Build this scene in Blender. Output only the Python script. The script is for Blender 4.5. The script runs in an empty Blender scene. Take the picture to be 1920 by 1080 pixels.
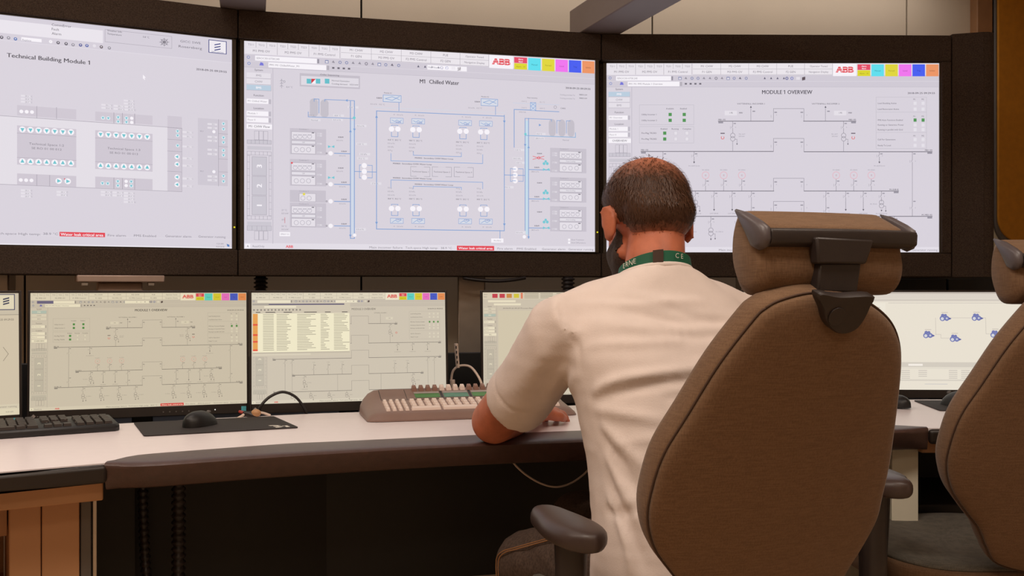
import bpy, bmesh, math, random
import numpy as np
from mathutils import Vector, Matrix, noise as mnoise

random.seed(7)
C = bpy.context.scene.collection
PI = math.pi
# ------------------------------------------------------------------ frame
# Plan units: the room is measured in plan units, SC turns them into metres.
SC, FL = 1.1, 0.0682          # scale and the floor's height in plan units
CZ, FPX = 1.06, 1870.0        # lens height (plan units) and focal length in pixels


def T(p):
    return Vector((p[0] * SC, p[1] * SC, (p[2] - FL) * SC))


def P(px, py, d):
    """plan-unit point seen at pixel (px, py) at distance d"""
    return Vector(((px - 960) / FPX * d, d, CZ - (py - 540) / FPX * d))


def on_z(px, py, z):
    """plan-unit point on the horizontal plane z seen at a pixel"""
    d = FPX * (CZ - z) / (py - 540)
    return P(px, py, d)


# ------------------------------------------------------------------ camera, world, lights, exposure
cd = bpy.data.cameras.new('camera')
cam = bpy.data.objects.new('camera', cd)
C.objects.link(cam)
cam.location = T((0, 0, CZ))
cam.rotation_euler = (PI / 2, 0, 0)
cd.sensor_width = 36
cd.lens = FPX / 1920 * 36
cd.clip_start = 0.05
bpy.context.scene.camera = cam

w = bpy.data.worlds.new('world')
bpy.context.scene.world = w
w.use_nodes = True
w.node_tree.nodes['Background'].inputs[0].default_value = (1, 0.85, 0.7, 1)
w.node_tree.nodes['Background'].inputs[1].default_value = 0.05


def area(name, loc, size, power, col, aim=None):
    l = bpy.data.lights.new(name, 'AREA')
    l.shape = 'RECTANGLE'
    l.size, l.size_y = size
    l.energy = power
    l.color = col
    o = bpy.data.objects.new(name, l)
    C.objects.link(o)
    o.location = T(loc)
    if aim is not None:
        d = T(aim) - T(loc)
        o.rotation_euler = d.to_track_quat('-Z', 'Y').to_euler()
    return o


WARM = (1.0, 0.85, 0.72)
# ceiling luminaires of the room, with added fills for desk and back wall
area('overhead_light', (-0.35, 0.55, 2.48), (0.9, 0.6), 27, WARM)
area('overhead_light', (1.0, 1.0, 2.48), (0.6, 0.6), 15, WARM)
area('overhead_light', (-1.6, 1.2, 2.48), (0.6, 0.6), 13, WARM)
area('overhead_light', (-0.75, 2.05, 2.48), (0.5, 0.5), 9, (1.0, 0.88, 0.80))  # fill added to brighten the desktop, no luminaire known here
area('overhead_light', (0.3, -1.2, 2.48), (1.2, 0.6), 18, (1.0, 0.78, 0.58))
wall_fill = area('wall_fill_light', (0.3, 3.86, 2.47), (3.6, 0.12), 9, (1.0, 0.92, 0.86))  # added strip that brightens the back wall, no real fitting
wall_fill.rotation_euler = (0, 0, math.atan2(0.2334, 0.9724))

vs = bpy.context.scene.view_settings
vs.view_transform = 'Standard'
vs.look = 'None'
vs.gamma = 1
vs.use_curve_mapping = False
vs.exposure = 0.0
bpy.context.scene.cycles.max_bounces = 8

# ------------------------------------------------------------------ materials


def lin(c):
    c = c / 255
    return c / 12.92 if c <= 0.04045 else ((c + 0.055) / 1.055) ** 2.4


def rgb(r, g, b):
    return (lin(r), lin(g), lin(b), 1)


MATS = {}


def mat(name, col, rough=0.5, metal=0.0, vary=0.0, scale=20, bump=0.0, bscale=120, spec=0.5, sss=0.0, stretch=None):
    if name in MATS:
        return MATS[name]
    m = bpy.data.materials.new(name)
    m.use_nodes = True
    nt = m.node_tree
    b = nt.nodes['Principled BSDF']
    b.inputs['Base Color'].default_value = col
    b.inputs['Roughness'].default_value = rough
    b.inputs['Metallic'].default_value = metal
    b.inputs['Specular IOR Level'].default_value = spec
    if sss:
        b.inputs['Subsurface Weight'].default_value = sss
        b.inputs['Subsurface Radius'].default_value = (0.012, 0.005, 0.003)
    tc = nt.nodes.new('ShaderNodeTexCoord')
    src = tc.outputs['Object']
    if stretch:
        mp = nt.nodes.new('ShaderNodeMapping')
        mp.inputs['Scale'].default_value = stretch
        nt.links.new(src, mp.inputs['Vector'])
        src = mp.outputs['Vector']
    if vary:
        n = nt.nodes.new('ShaderNodeTexNoise')
        n.inputs['Scale'].default_value = scale
        n.inputs['Detail'].default_value = 4
        nt.links.new(src, n.inputs['Vector'])
        r = nt.nodes.new('ShaderNodeValToRGB')
        e = r.color_ramp.elements
        e[0].position, e[1].position = 0.3, 0.7
        e[0].color = tuple(c * (1 - vary) for c in col[:3]) + (1,)
        e[1].color = tuple(min(1, c * (1 + vary)) for c in col[:3]) + (1,)
        nt.links.new(n.outputs['Fac'], r.inputs['Fac'])
        nt.links.new(r.outputs['Color'], b.inputs['Base Color'])
    if bump:
        n2 = nt.nodes.new('ShaderNodeTexNoise')
        n2.inputs['Scale'].default_value = bscale
        n2.inputs['Detail'].default_value = 3
        nt.links.new(src, n2.inputs['Vector'])
        bp = nt.nodes.new('ShaderNodeBump')
        bp.inputs['Strength'].default_value = bump
        bp.inputs['Distance'].default_value = 0.004
        nt.links.new(n2.outputs['Fac'], bp.inputs['Height'])
        nt.links.new(bp.outputs['Normal'], b.inputs['Normal'])
    MATS[name] = m
    return m


def weave(name, col, col2, scale=420):
    m = bpy.data.materials.new(name)
    m.use_nodes = True
    nt = m.node_tree
    b = nt.nodes['Principled BSDF']
    b.inputs['Roughness'].default_value = 0.85
    b.inputs['Specular IOR Level'].default_value = 0.25
    b.inputs['Sheen Weight'].default_value = 0.12
    tc = nt.nodes.new('ShaderNodeTexCoord')
    fac = []
    for sc3 in ((60, 60, 900), (900, 900, 60)):
        mp = nt.nodes.new('ShaderNodeMapping')
        mp.inputs['Scale'].default_value = sc3
        nt.links.new(tc.outputs['Object'], mp.inputs['Vector'])
        n = nt.nodes.new('ShaderNodeTexNoise')
        n.inputs['Scale'].default_value = scale / 600
        n.inputs['Detail'].default_value = 3
        nt.links.new(mp.outputs['Vector'], n.inputs['Vector'])
        fac.append(n.outputs['Fac'])
    mx = nt.nodes.new('ShaderNodeMath')
    mx.operation = 'MULTIPLY_ADD'
    nt.links.new(fac[0], mx.inputs[0])
    mx.inputs[1].default_value = 0.5
    h = nt.nodes.new('ShaderNodeMath')
    h.operation = 'MULTIPLY'
    nt.links.new(fac[1], h.inputs[0])
    h.inputs[1].default_value = 0.5
    nt.links.new(h.outputs[0], mx.inputs[2])
    r = nt.nodes.new('ShaderNodeValToRGB')
    e = r.color_ramp.elements
    e[0].position, e[1].position = 0.4, 0.6
    e[0].color, e[1].color = col, col2
    nt.links.new(mx.outputs[0], r.inputs['Fac'])
    nt.links.new(r.outputs['Color'], b.inputs['Base Color'])
    bp = nt.nodes.new('ShaderNodeBump')
    bp.inputs['Strength'].default_value = 0.25
    bp.inputs['Distance'].default_value = 0.002
    nt.links.new(mx.outputs[0], bp.inputs['Height'])
    nt.links.new(bp.outputs['Normal'], b.inputs['Normal'])
    MATS[name] = m
    return m


GLOW = {}


def glow(c, tint=(1, 1, 1)):
    k = tuple(int(v) for v in c) + tuple(tint)
    if k in GLOW:
        return GLOW[k]
    m = bpy.data.materials.new('lit_screen_%d_%d_%d' % tuple(int(v) for v in c))
    m.use_nodes = True
    b = m.node_tree.nodes['Principled BSDF']
    b.inputs['Base Color'].default_value = (0.012, 0.012, 0.012, 1)
    b.inputs['Roughness'].default_value = 0.45
    b.inputs['Specular IOR Level'].default_value = 0.2
    b.inputs['Emission Color'].default_value = tuple(lin(v) * t for v, t in zip(c, tint)) + (1,)
    b.inputs['Emission Strength'].default_value = 1.0
    GLOW[k] = m
    return m


M_felt = mat('dark_felt', rgb(74, 62, 54), 0.95, vary=0.35, scale=260, bump=0.3, bscale=500, spec=0.1)
M_black = mat('black_plastic', rgb(24, 22, 22), 0.45, vary=0.1, scale=30)
M_bezel = mat('monitor_bezel', rgb(38, 30, 26), 0.4, vary=0.1, scale=30)
M_rim = mat('display_rim', rgb(66, 54, 38), 0.5, vary=0.1)
M_dark = mat('black_lacquer_panel', rgb(20, 18, 17), 0.6, vary=0.15, scale=8)
M_wall = mat('beige_wall', rgb(205, 190, 170), 0.8, vary=0.03, scale=3, bump=0.05, bscale=200)
M_gap = mat('dark_gap', rgb(30, 25, 20), 0.9, vary=0.1)
M_cream = mat('cream_paint', rgb(226, 220, 200), 0.6, vary=0.02)
M_ceil = mat('ceiling_paint', rgb(220, 210, 195), 0.9, vary=0.02)
M_floor = mat('beige_floor', rgb(190, 165, 135), 0.45, vary=0.08, scale=6, bump=0.03)
M_white = mat('white_laminate', rgb(242, 232, 234), 0.32, vary=0.015, scale=40)
M_pad = mat('brown_padded_leather', rgb(74, 52, 46), 0.38, vary=0.12, scale=60, bump=0.15, bscale=600)
M_edge = mat('black_edge', rgb(36, 28, 24), 0.4, vary=0.1)
M_tan = mat('tan_panel', rgb(188, 140, 100), 0.5, vary=0.05, scale=5)
M_alu = mat('aluminium', rgb(190, 180, 170), 0.35, 0.9, vary=0.05)
M_ochre = mat('ochre_fabric', rgb(196, 130, 30), 0.85, vary=0.08, scale=30, bump=0.1)
M_grey = mat('grey_trim', rgb(98, 92, 88), 0.5, vary=0.05)
M_beam = mat('beam_paint', rgb(128, 112, 104), 0.5, vary=0.05, scale=8)
M_shirt = mat('white_cotton', rgb(226, 212, 205), 0.9, vary=0.025, scale=30, bump=0.12, bscale=350, spec=0.15)
M_skin = mat('skin', rgb(188, 110, 80), 0.5, vary=0.12, scale=35, bump=0.06, bscale=300, sss=0.15, spec=0.35)
M_jean = mat('dark_denim', rgb(82, 68, 60), 0.9, vary=0.3, scale=180, bump=0.2, bscale=700, spec=0.15)
M_stitch = mat('tan_thread', rgb(150, 105, 65), 0.8, vary=0.1)
M_green = mat('green_ribbon', rgb(18, 92, 66), 0.6, vary=0.1)
M_clip = mat('brown_buckle', rgb(74, 58, 52), 0.4, vary=0.1)
M_whiteink = mat('white_ink', rgb(225, 220, 210), 0.6, vary=0.02)
M_fabric = weave('brown_woven_fabric', rgb(106, 80, 58), rgb(122, 94, 70))
M_fabric2 = weave('grey_woven_seat', rgb(82, 78, 70), rgb(104, 98, 88))
M_chairblk = mat('chair_plastic', rgb(44, 36, 34), 0.42, vary=0.08, bump=0.05, bscale=500)
M_armpad = mat('armrest_pad', rgb(64, 50, 46), 0.4, vary=0.08, bump=0.08, bscale=700)
M_cap = mat('grey_plastic_cap', rgb(84, 76, 78), 0.4, vary=0.05)
M_kbd = mat('keyboard_shell', rgb(140, 114, 104), 0.45, vary=0.05, bump=0.05, bscale=500)
M_keyc = mat('cream_keys', rgb(240, 222, 212), 0.5, vary=0.02)
M_keyb = mat('brown_keys', rgb(148, 112, 98), 0.5, vary=0.05)
M_lcd = mat('green_label_strip', rgb(72, 134, 62), 0.4, vary=0.12, scale=60)
M_lcd2 = mat('teal_label_strip', rgb(82, 140, 112), 0.4, vary=0.12, scale=60)
M_plate = mat('grey_label_plate', rgb(170, 160, 155), 0.4, vary=0.05)
M_bkey = mat('black_keys', rgb(46, 36, 32), 0.45, vary=0.15, scale=90)
M_cloth = mat('mouse_mat_cloth', rgb(44, 38, 38), 0.8, vary=0.1, scale=300, bump=0.1, bscale=900)
M_wcable = mat('white_cable', rgb(225, 205, 190), 0.45, vary=0.03)
M_bcable = mat('black_cable', rgb(34, 28, 28), 0.4, vary=0.05)
M_copper = mat('tan_plug', rgb(200, 150, 105), 0.4, vary=0.08)
M_red = mat('red_plug', rgb(170, 50, 40), 0.4, vary=0.05)
M_cyan = mat('cyan_sticker', rgb(90, 190, 205), 0.5, vary=0.03)
M_shoe = mat('black_shoe', rgb(30, 26, 26), 0.5, vary=0.1)
M_eye = mat('eye_white', rgb(235, 230, 225), 0.2, vary=0.02)
M_lip = mat('lips', rgb(160, 85, 75), 0.45, vary=0.05)

# ------------------------------------------------------------------ mesh helpers


class MB:
    def __init__(s):
        s.v, s.f, s.m = [], [], []

    def add(s, vs, fs, m=0):
        b = len(s.v)
        s.v += [Vector(v) for v in vs]
        s.f += [tuple(i + b for i in f) for f in fs]
        s.m += [m] * len(fs)
        return s

    def box(s, c, sz, yaw=0.0, m=0, rot=None):
        hx, hy, hz = sz[0] / 2, sz[1] / 2, sz[2] / 2
        R = rot if rot is not None else Matrix.Rotation(yaw, 3, 'Z')
        vs = [Vector(c) + R @ Vector((x, y, z)) for x in (-hx, hx) for y in (-hy, hy) for z in (-hz, hz)]
        fs = [(0, 1, 3, 2), (4, 6, 7, 5), (0, 4, 5, 1), (2, 3, 7, 6), (0, 2, 6, 4), (1, 5, 7, 3)]
        return s.add(vs, fs, m)

    def prism(s, poly, z0, z1, m=0):
        n = len(poly)
        vs = [(p[0], p[1], z0) for p in poly] + [(p[0], p[1], z1) for p in poly]
        a = sum(poly[i][0] * poly[(i + 1) % n][1] - poly[(i + 1) % n][0] * poly[i][1] for i in range(n))
        if a < 0:
            vs = [(p[0], p[1], z0) for p in poly[::-1]] + [(p[0], p[1], z1) for p in poly[::-1]]
        fs = [tuple(range(n - 1, -1, -1)), tuple(range(n, 2 * n))]
        fs += [(i, (i + 1) % n, n + (i + 1) % n, n + i) for i in range(n)]
        return s.add(vs, fs, m)

    def loft(s, rings, m=0, cap=True, closed=True):
        n = len(rings[0])
        vs = [v for r in rings for v in r]
        fs = []
        for k in range(len(rings) - 1):
            for i in range(n if closed else n - 1):
                j = (i + 1) % n
                fs.append((k * n + i, k * n + j, (k + 1) * n + j, (k + 1) * n + i))
        if cap:
            fs.append(tuple(range(n - 1, -1, -1)))
            fs.append(tuple(range((len(rings) - 1) * n, len(rings) * n)))
        return s.add(vs, fs, m)

    def tube(s, pts, r, n=10, m=0, smooth=0):
        pts = [Vector(p) for p in pts]
        if smooth:
            pts = crom(pts, smooth)
        rs = r if hasattr(r, '__len__') else [r] * len(pts)
        if len(rs) != len(pts):
            rs = [float(np.interp(i / (len(pts) - 1), np.linspace(0, 1, len(rs)), rs)) for i in range(len(pts))]
        rings = []
        up = None
        for i, p in enumerate(pts):
            t = (pts[min(i + 1, len(pts) - 1)] - pts[max(i - 1, 0)]).normalized()
            if up is None:
                up = Vector((0, 0, 1)) if abs(t.z) < 0.9 else Vector((1, 0, 0))
            a = t.cross(up).normalized()
            up = a.cross(t).normalized()
            rings.append([p + rs[i] * (math.cos(2 * PI * k / n) * a + math.sin(2 * PI * k / n) * up) for k in range(n)])
        return s.loft(rings, m)

    def caps(s, pts, r, n=16, m=0):
        """round-ended tapered limb"""
        pts = [Vector(p) for p in pts]
        rs = list(r) if hasattr(r, '__len__') else [r] * len(pts)
        t0 = (pts[0] - pts[1]).normalized()
        t1 = (pts[-1] - pts[-2]).normalized()
        P_, R_ = [], []
        for k in (88, 65, 40, 20):
            a = math.radians(k)
            P_.append(pts[0] + t0 * rs[0] * math.sin(a))
            R_.append(rs[0] * math.cos(a))
        P_ += pts
        R_ += rs
        for k in (20, 40, 65, 88):
            a = math.radians(k)
            P_.append(pts[-1] + t1 * rs[-1] * math.sin(a))
            R_.append(rs[-1] * math.cos(a))
        return s.tube(P_, R_, n, m)

    def ell(s, c, r, M=None, nu=20, nv=14, m=0):
        c = Vector(c)
        vs, fs = [], []
        for j in range(1, nv):
            ph = PI * j / nv - PI / 2
            for i in range(nu):
                th = 2 * PI * i / nu
                d = Vector((math.cos(ph) * math.cos(th) * r[0], math.cos(ph) * math.sin(th) * r[1], math.sin(ph) * r[2]))
                vs.append(c + (M @ d if M is not None else d))
        for j in range(nv - 2):
            for i in range(nu):
                k = (i + 1) % nu
                fs.append((j * nu + i, j * nu + k, (j + 1) * nu + k, (j + 1) * nu + i))
        lo, hi = Vector((0, 0, -r[2])), Vector((0, 0, r[2]))
        vs += [c + (M @ lo if M is not None else lo), c + (M @ hi if M is not None else hi)]
        b, t = len(vs) - 2, len(vs) - 1
        for i in range(nu):
            k = (i + 1) % nu
            fs.append((b, k, i))
            fs.append((t, (nv - 2) * nu + i, (nv - 2) * nu + k))
        return s.add(vs, fs, m)

    def disc(s, c, nrm, r, th, n=24, m=0):
        c, nrm = Vector(c), Vector(nrm).normalized()
        return s.tube([c, c + nrm * th], r, n, m)


def crom(pts, k, closed=False):
    out = []
    n = len(pts)
    rng = range(n) if closed else range(n - 1)
    for i in rng:
        if closed:
            a, b, c, d = pts[(i - 1) % n], pts[i], pts[(i + 1) % n], pts[(i + 2) % n]
        else:
            a, b, c, d = pts[max(i - 1, 0)], pts[i], pts[i + 1], pts[min(i + 2, n - 1)]
        for j in range(k):
            t = j / k
            out.append(0.5 * (2 * b + (c - a) * t + (2 * a - 5 * b + 4 * c - d) * t * t + (3 * b - a - 3 * c + d) * t ** 3))
    if not closed:
        out.append(pts[-1].copy())
    return out


ORG = {}      # object name -> (origin in plan units, local?)


def tag(o, label=None, cat=None, group=None, kind=None):
    if label:
        o['label'] = label
    if cat:
        o['category'] = cat
    if group:
        o['group'] = group
    if kind:
        o['kind'] = kind
    return o


def thing(name, label, cat, org, group=None, yaw=0.0, local=False):
    o = bpy.data.objects.new(name, None)
    o.empty_display_size = 0.05
    C.objects.link(o)
    o.location = T(org)
    o.rotation_euler = (0, 0, yaw)
    ORG[o.name] = (Vector(org), local)
    return tag(o, label, cat, group)


def finish_mesh(me, mats, smooth):
    for m in mats:
        me.materials.append(m)
    if smooth:
        for p in me.polygons:
            p.use_smooth = True


def obj(name, mb, mats, parent=None, bevel=0, segs=2, smooth=False, label=None, org=None, autosm=None):
    """one mesh object; coordinates are plan units (or the local frame of a local thing)"""
    if not isinstance(mats, (list, tuple)):
        mats = [mats]
    if parent is not None:
        o0, local = ORG[parent.name]
    else:
        if org is None:
            xs = np.array([v[:] for v in mb.v])
            org = Vector(((xs[:, 0].min() + xs[:, 0].max()) / 2, (xs[:, 1].min() + xs[:, 1].max()) / 2, xs[:, 2].min()))
        o0, local = Vector(org), False
    sub = Vector((0, 0, 0)) if local else o0
    me = bpy.data.meshes.new(name)
    me.from_pydata([tuple((v - sub) * SC) for v in mb.v], [], mb.f)
    finish_mesh(me, mats, smooth)
    if len(mats) > 1:
        me.polygons.foreach_set('material_index', mb.m)
    me.update()
    o = bpy.data.objects.new(name, me)
    C.objects.link(o)
    if parent is not None:
        o.parent = parent
    else:
        o.location = T(org)
    ORG[o.name] = (o0, local)
    if bevel:
        b = o.modifiers.new('bevel', 'BEVEL')
        b.width = bevel * SC
        b.segments = segs
        b.limit_method = 'ANGLE'
        b.angle_limit = math.radians(40)
        for p in me.polygons:
            p.use_smooth = True
        if hasattr(me, 'set_sharp_from_angle'):
            me.set_sharp_from_angle(angle=math.radians(50))
    if autosm:
        me.set_sharp_from_angle(angle=math.radians(autosm))
    if label:
        o['label'] = label
    return o


def struct(name, mb, mats, **k):
    return tag(obj(name, mb, mats, **k), kind='structure')


def offset(poly, d):
    """mitred offset of an open polyline, d > 0 moves to its right-hand side (towards the viewer here)"""
    out = []
    n = len(poly)
    for i in range(n):
        ns = []
        for a, b in ((i - 1, i), (i, i + 1)):
            if a >= 0 and b < n:
                t = (Vector(poly[b]) - Vector(poly[a])).normalized()
                ns.append(Vector((t.y, -t.x)))
        nn = sum(ns, Vector((0, 0))).normalized()
        k = 1 / max(0.3, nn.dot(ns[0]))
        out.append(Vector(poly[i]) + nn * d * k)
    return out


# ------------------------------------------------------------------ room shell
WP, WU = Vector((-0.5863, 3.874)), Vector((0.9724, 0.2334))
WN = Vector((0.2334, -0.9724))


def wpt(s, d=0.0):
    return WP + WU * s + WN * d


CEILZ = 2.52
mb = MB()
mb.prism([(-3.4, -2.3), (2.8, -2.3), (3.4, 5.0), (-3.6, 5.0)], FL - 0.05, FL)
struct('floor', mb, M_floor)
mb = MB()
mb.prism([(-3.4, -2.3), (2.8, -2.3), (3.4, 5.0), (-3.6, 5.0)], CEILZ, CEILZ + 0.05)
struct('ceiling', mb, M_ceil)
mb = MB()
mb.prism([wpt(-3.4, 0), wpt(3.9, 0), wpt(3.9, -0.1), wpt(-3.4, -0.1)], FL, CEILZ, 1)
for k in range(-3, 4):
    a, b = k * 1.2 + 0.004, min(k * 1.2 + 1.196, 3.9)
    a = max(a, -3.4)
    mb.prism([wpt(a, 0.012), wpt(b, 0.012), wpt(b, 0), wpt(a, 0)], FL, CEILZ, 0)
struct('wall_back', mb, [M_wall, M_gap])
mb = MB()
mb.prism([(-3.3, -2.3), (-3.2, -2.3), (-3.2, 3.3), (-3.3, 3.3)], FL, CEILZ)
struct('wall_left', mb, M_wall)
mb = MB()
mb.prism([(2.6, -2.3), (2.7, -2.3), (2.95, 4.72), (2.85, 4.72)], FL, CEILZ)
struct('wall_right', mb, M_wall)
mb = MB()
mb.prism([(-3.3, -2.3), (2.7, -2.3), (2.7, -2.2), (-3.3, -2.2)], FL, CEILZ)
struct('wall_front', mb, M_wall)
# brown strip with the wall return's shade put into its colour, ledge and the ochre panel on the far right of the back wall
mb = MB()
mb.prism([wpt(2.725, 0.06), wpt(2.805, 0.06), wpt(2.805, 0), wpt(2.725, 0)], FL, CEILZ)
struct('trim_1', mb, mat('shaded_return_brown', rgb(150, 108, 72), 0.6, vary=0.1, scale=10), bevel=0.004)
mb = MB()
mb.prism([wpt(2.806, 0.09), wpt(3.65, 0.09), wpt(3.65, 0.0), wpt(2.806, 0.0)], 1.19, 1.212)
mb.prism([wpt(2.806, 0.05), wpt(3.65, 0.05), wpt(3.65, 0.0), wpt(2.806, 0.0)], 1.212, 1.36)
struct('trim_2', mb, M_cream, bevel=0.003)
t = thing('wall_panel', 'mustard ochre fabric panel with grey edge and rounded corner, on back wall', 'wall panel',
          (wpt(3.2, 0.1).x, wpt(3.2, 0.1).y, 1.24))


def rounded_panel(s0, s1, z0, z1, r, d0, d1):
    pts = [(s1, z0), (s1, z1), (s0, z1)]
    for k in range(13):
        a = PI + PI / 2 * k / 12
        pts.append((s0 + r + r * math.cos(a), z0 + r + r * math.sin(a)))
    m_ = MB()
    n = len(pts)
    f_ = [Vector((*wpt(s, d1), z)) for s, z in pts]
    b_ = [Vector((*wpt(s, d0), z)) for s, z in pts]
    m_.loft([b_, f_])
    return m_


obj('panel_edge', rounded_panel(2.812, 3.6, 1.240, 2.45, 0.12, 0.05, 0.066), M_grey, t, bevel=0.004)
obj('panel_fabric', rounded_panel(2.822, 3.58, 1.268, 2.43, 0.11, 0.06, 0.075), M_ochre, t, bevel=0.004)

# ------------------------------------------------------------------ drawing on displays


FONT = {}


def glyphs(txt):
    if txt in FONT:
        return FONT[txt]
    cu = bpy.data.curves.new('lettering', 'FONT')
    cu.body = txt
    cu.size = 1
    cu.resolution_u = 2
    o = bpy.data.objects.new('lettering', cu)
    C.objects.link(o)
    bpy.context.view_layer.update()
    dg = bpy.context.evaluated_depsgraph_get()
    me = bpy.data.meshes.new_from_object(o.evaluated_get(dg))
    vs = [(v.co.x, v.co.y) for v in me.vertices]
    fs = [tuple(p.vertices) for p in me.polygons]
    bpy.data.objects.remove(o)
    bpy.data.curves.remove(cu)
    bpy.data.meshes.remove(me)
    x0 = min(v[0] for v in vs) if vs else 0
    x1 = max(v[0] for v in vs) if vs else 1
    FONT[txt] = ([(x - x0, y) for x, y in vs], fs, x1 - x0)
    return FONT[txt]


CAPH = 0.69


class Canvas:
    """vector drawing in a 1920 x 1080 display frame, y down"""

    def __init__(s, tint=(1, 1, 1)):
        s.ops, s.tint, s.map = [], tint, (lambda x, y: (x, y))
        s.k = 1.0          # display units per drawing unit

    def poly(s, pts, col, lay=1, raw=False):
        if not raw:
            pts = [s.map(*p) for p in pts]
        s.ops.append((lay, col, pts, [tuple(range(len(pts)))]))

    def rect(s, x0, y0, x1, y1, col, lay=1):
        a, b = s.map(x0, y0)
        c, d = s.map(x1, y1)
        s.ops.append((lay, col, [(a, b), (c, b), (c, d), (a, d)], [(0, 1, 2, 3)]))

    def frame(s, x0, y0, x1, y1, col, lay=2, w=0.6):
        a, b = s.map(x0, y0)
        c, d = s.map(x1, y1)
        s._seg((a, b), (c, b), col, lay, w)
        s._seg((c, b), (c, d), col, lay, w)
        s._seg((c, d), (a, d), col, lay, w)
        s._seg((a, d), (a, b), col, lay, w)

    def _seg(s, a, b, col, lay, w):
        a, b = Vector(a), Vector(b)
        t = b - a
        if t.length < 1e-6:
            return
        t.normalize()
        n = Vector((-t.y, t.x)) * w * s.k / 2
        e = t * w * s.k / 2
        s.ops.append((lay, col, [tuple(a - e + n), tuple(b + e + n), tuple(b + e - n), tuple(a - e - n)], [(0, 1, 2, 3)]))

    def line(s, pts, col, lay=2, w=0.8):
        """axis-aligned or free polyline in drawing coordinates"""
        q = [s.map(*p) for p in pts]
        for a, b in zip(q, q[1:]):
            s._seg(a, b, col, lay, w)

    def hv(s, pts, col, lay=2, w=0.8):
        """polyline whose nearly level runs are made level on the display"""
        q = [list(s.map(*p)) for p in pts]
        for i in range(len(q) - 1):
            if abs(pts[i][0] - pts[i + 1][0]) >= abs(pts[i][1] - pts[i + 1][1]):
                q[i + 1][1] = q[i][1]
            else:
                q[i + 1][0] = q[i][0]
        for a, b in zip(q, q[1:]):
            s._seg(a, b, col, lay, w)

    def circ(s, x, y, r, col, lay=2, w=None, n=16):
        a, b = s.map(x, y)
        R = r * s.k
        if w is None:
            pts = [(a + R * math.cos(2 * PI * i / n), b + R * math.sin(2 * PI * i / n)) for i in range(n)]
            s.ops.append((lay, col, pts, [tuple(range(n))]))
        else:
            r0 = R - w * s.k
            pts = [(a + q * math.cos(2 * PI * i / n), b + q * math.sin(2 * PI * i / n)) for q in (R, r0) for i in range(n)]
            s.ops.append((lay, col, pts, [(i, (i + 1) % n, n + (i + 1) % n, n + i) for i in range(n)]))

    def tri(s, x, y, r, ang, col, lay=3):
        a, b = s.map(x, y)
        R = r * s.k
        s.ops.append((lay, col, [(a + R * math.cos(ang + q), b + R * math.sin(ang + q)) for q in (0, 2.2, -2.2)], [(0, 1, 2)]))

    def text(s, x, y, t, h, col=(70, 66, 78), lay=4, al='l', w=None, bold=0.0, rot=0.0):
        """h = capital height, y = middle of the capitals"""
        vs, fs, wid = glyphs(t)
        a, b = s.map(x, y)
        sc = h * s.k / CAPH
        sx = sc if w is None else w * s.k / max(wid, 1e-3)
        ox = {'l': 0, 'c': -wid / 2, 'r': -wid}[al] * sx
        oy = h * s.k / 2
        cr, sr = math.cos(rot), math.sin(rot)
        if h > 6 and '1' in t and not rot:
            i = t.index('1')
            xr = ox + glyphs(t[:i + 1])[2] * sx
            c0, hh = s.k, h * s.k
            yb = b - hh / 2
            xl = xr - hh * 0.16
            s.ops.append((lay, col, [(a + xl, yb), (a + xl, yb + hh * 0.17), (a + xl - hh * 0.27, yb + hh * 0.33), (a + xl - hh * 0.27, yb + hh * 0.2)], [(0, 1, 2, 3)]))
        reps = (0,) if not bold else (-bold, bold)
        for dx in reps:
            pts = []
            for px, py in vs:
                u, v = ox + px * sx + dx * sc, oy - py * sc
                pts.append((a + u * cr - v * sr, b + u * sr + v * cr))
            s.ops.append((lay, col, pts, fs))

    def build(s, name, org, u, v, n, W, H, parent, bg):
        mb_ = MB()
        mats, idx = [], {}

        def mi(c):
            m_ = glow(c, s.tint)
            if m_.name not in idx:
                idx[m_.name] = len(mats)
                mats.append(m_)
            return idx[m_.name]
        ops = [(0, bg, [(0, 0), (1920, 0), (1920, 1080), (0, 1080)], [(0, 1, 2, 3)])] + s.ops
        for lay, col, pts, fs in ops:
            vs_ = []
            for x, y in pts:
                x = min(max(x, 0), 1920)
                y = min(max(y, 0), 1080)
                vs_.append(org + u * (x / 1920 * W) + v * ((1 - y / 1080) * H) + n * (lay * 0.00035))
            mb_.add(vs_, [f[::-1] for f in fs], mi(col))
        return obj(name, mb_, mats, parent)


def linmap(x0, y0, w, h):
    return lambda x, y: ((x - x0) / w * 1920, (y - y0) / h * 1080)


MOD3 = linmap(1137, 117, 624, 354.5)     # drawing coordinates of the overview page
K3 = 1920 / 624
INK = (92, 88, 100)
SOFT = (150, 146, 158)
PALE = (228, 223, 231)
WHITE = (246, 242, 248)
BG = (216, 210, 220)
BLUE = (126, 160, 210)
CYANC = (120, 200, 212)
GREEN = (84, 150, 88)
RED = (226, 72, 84)


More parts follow.
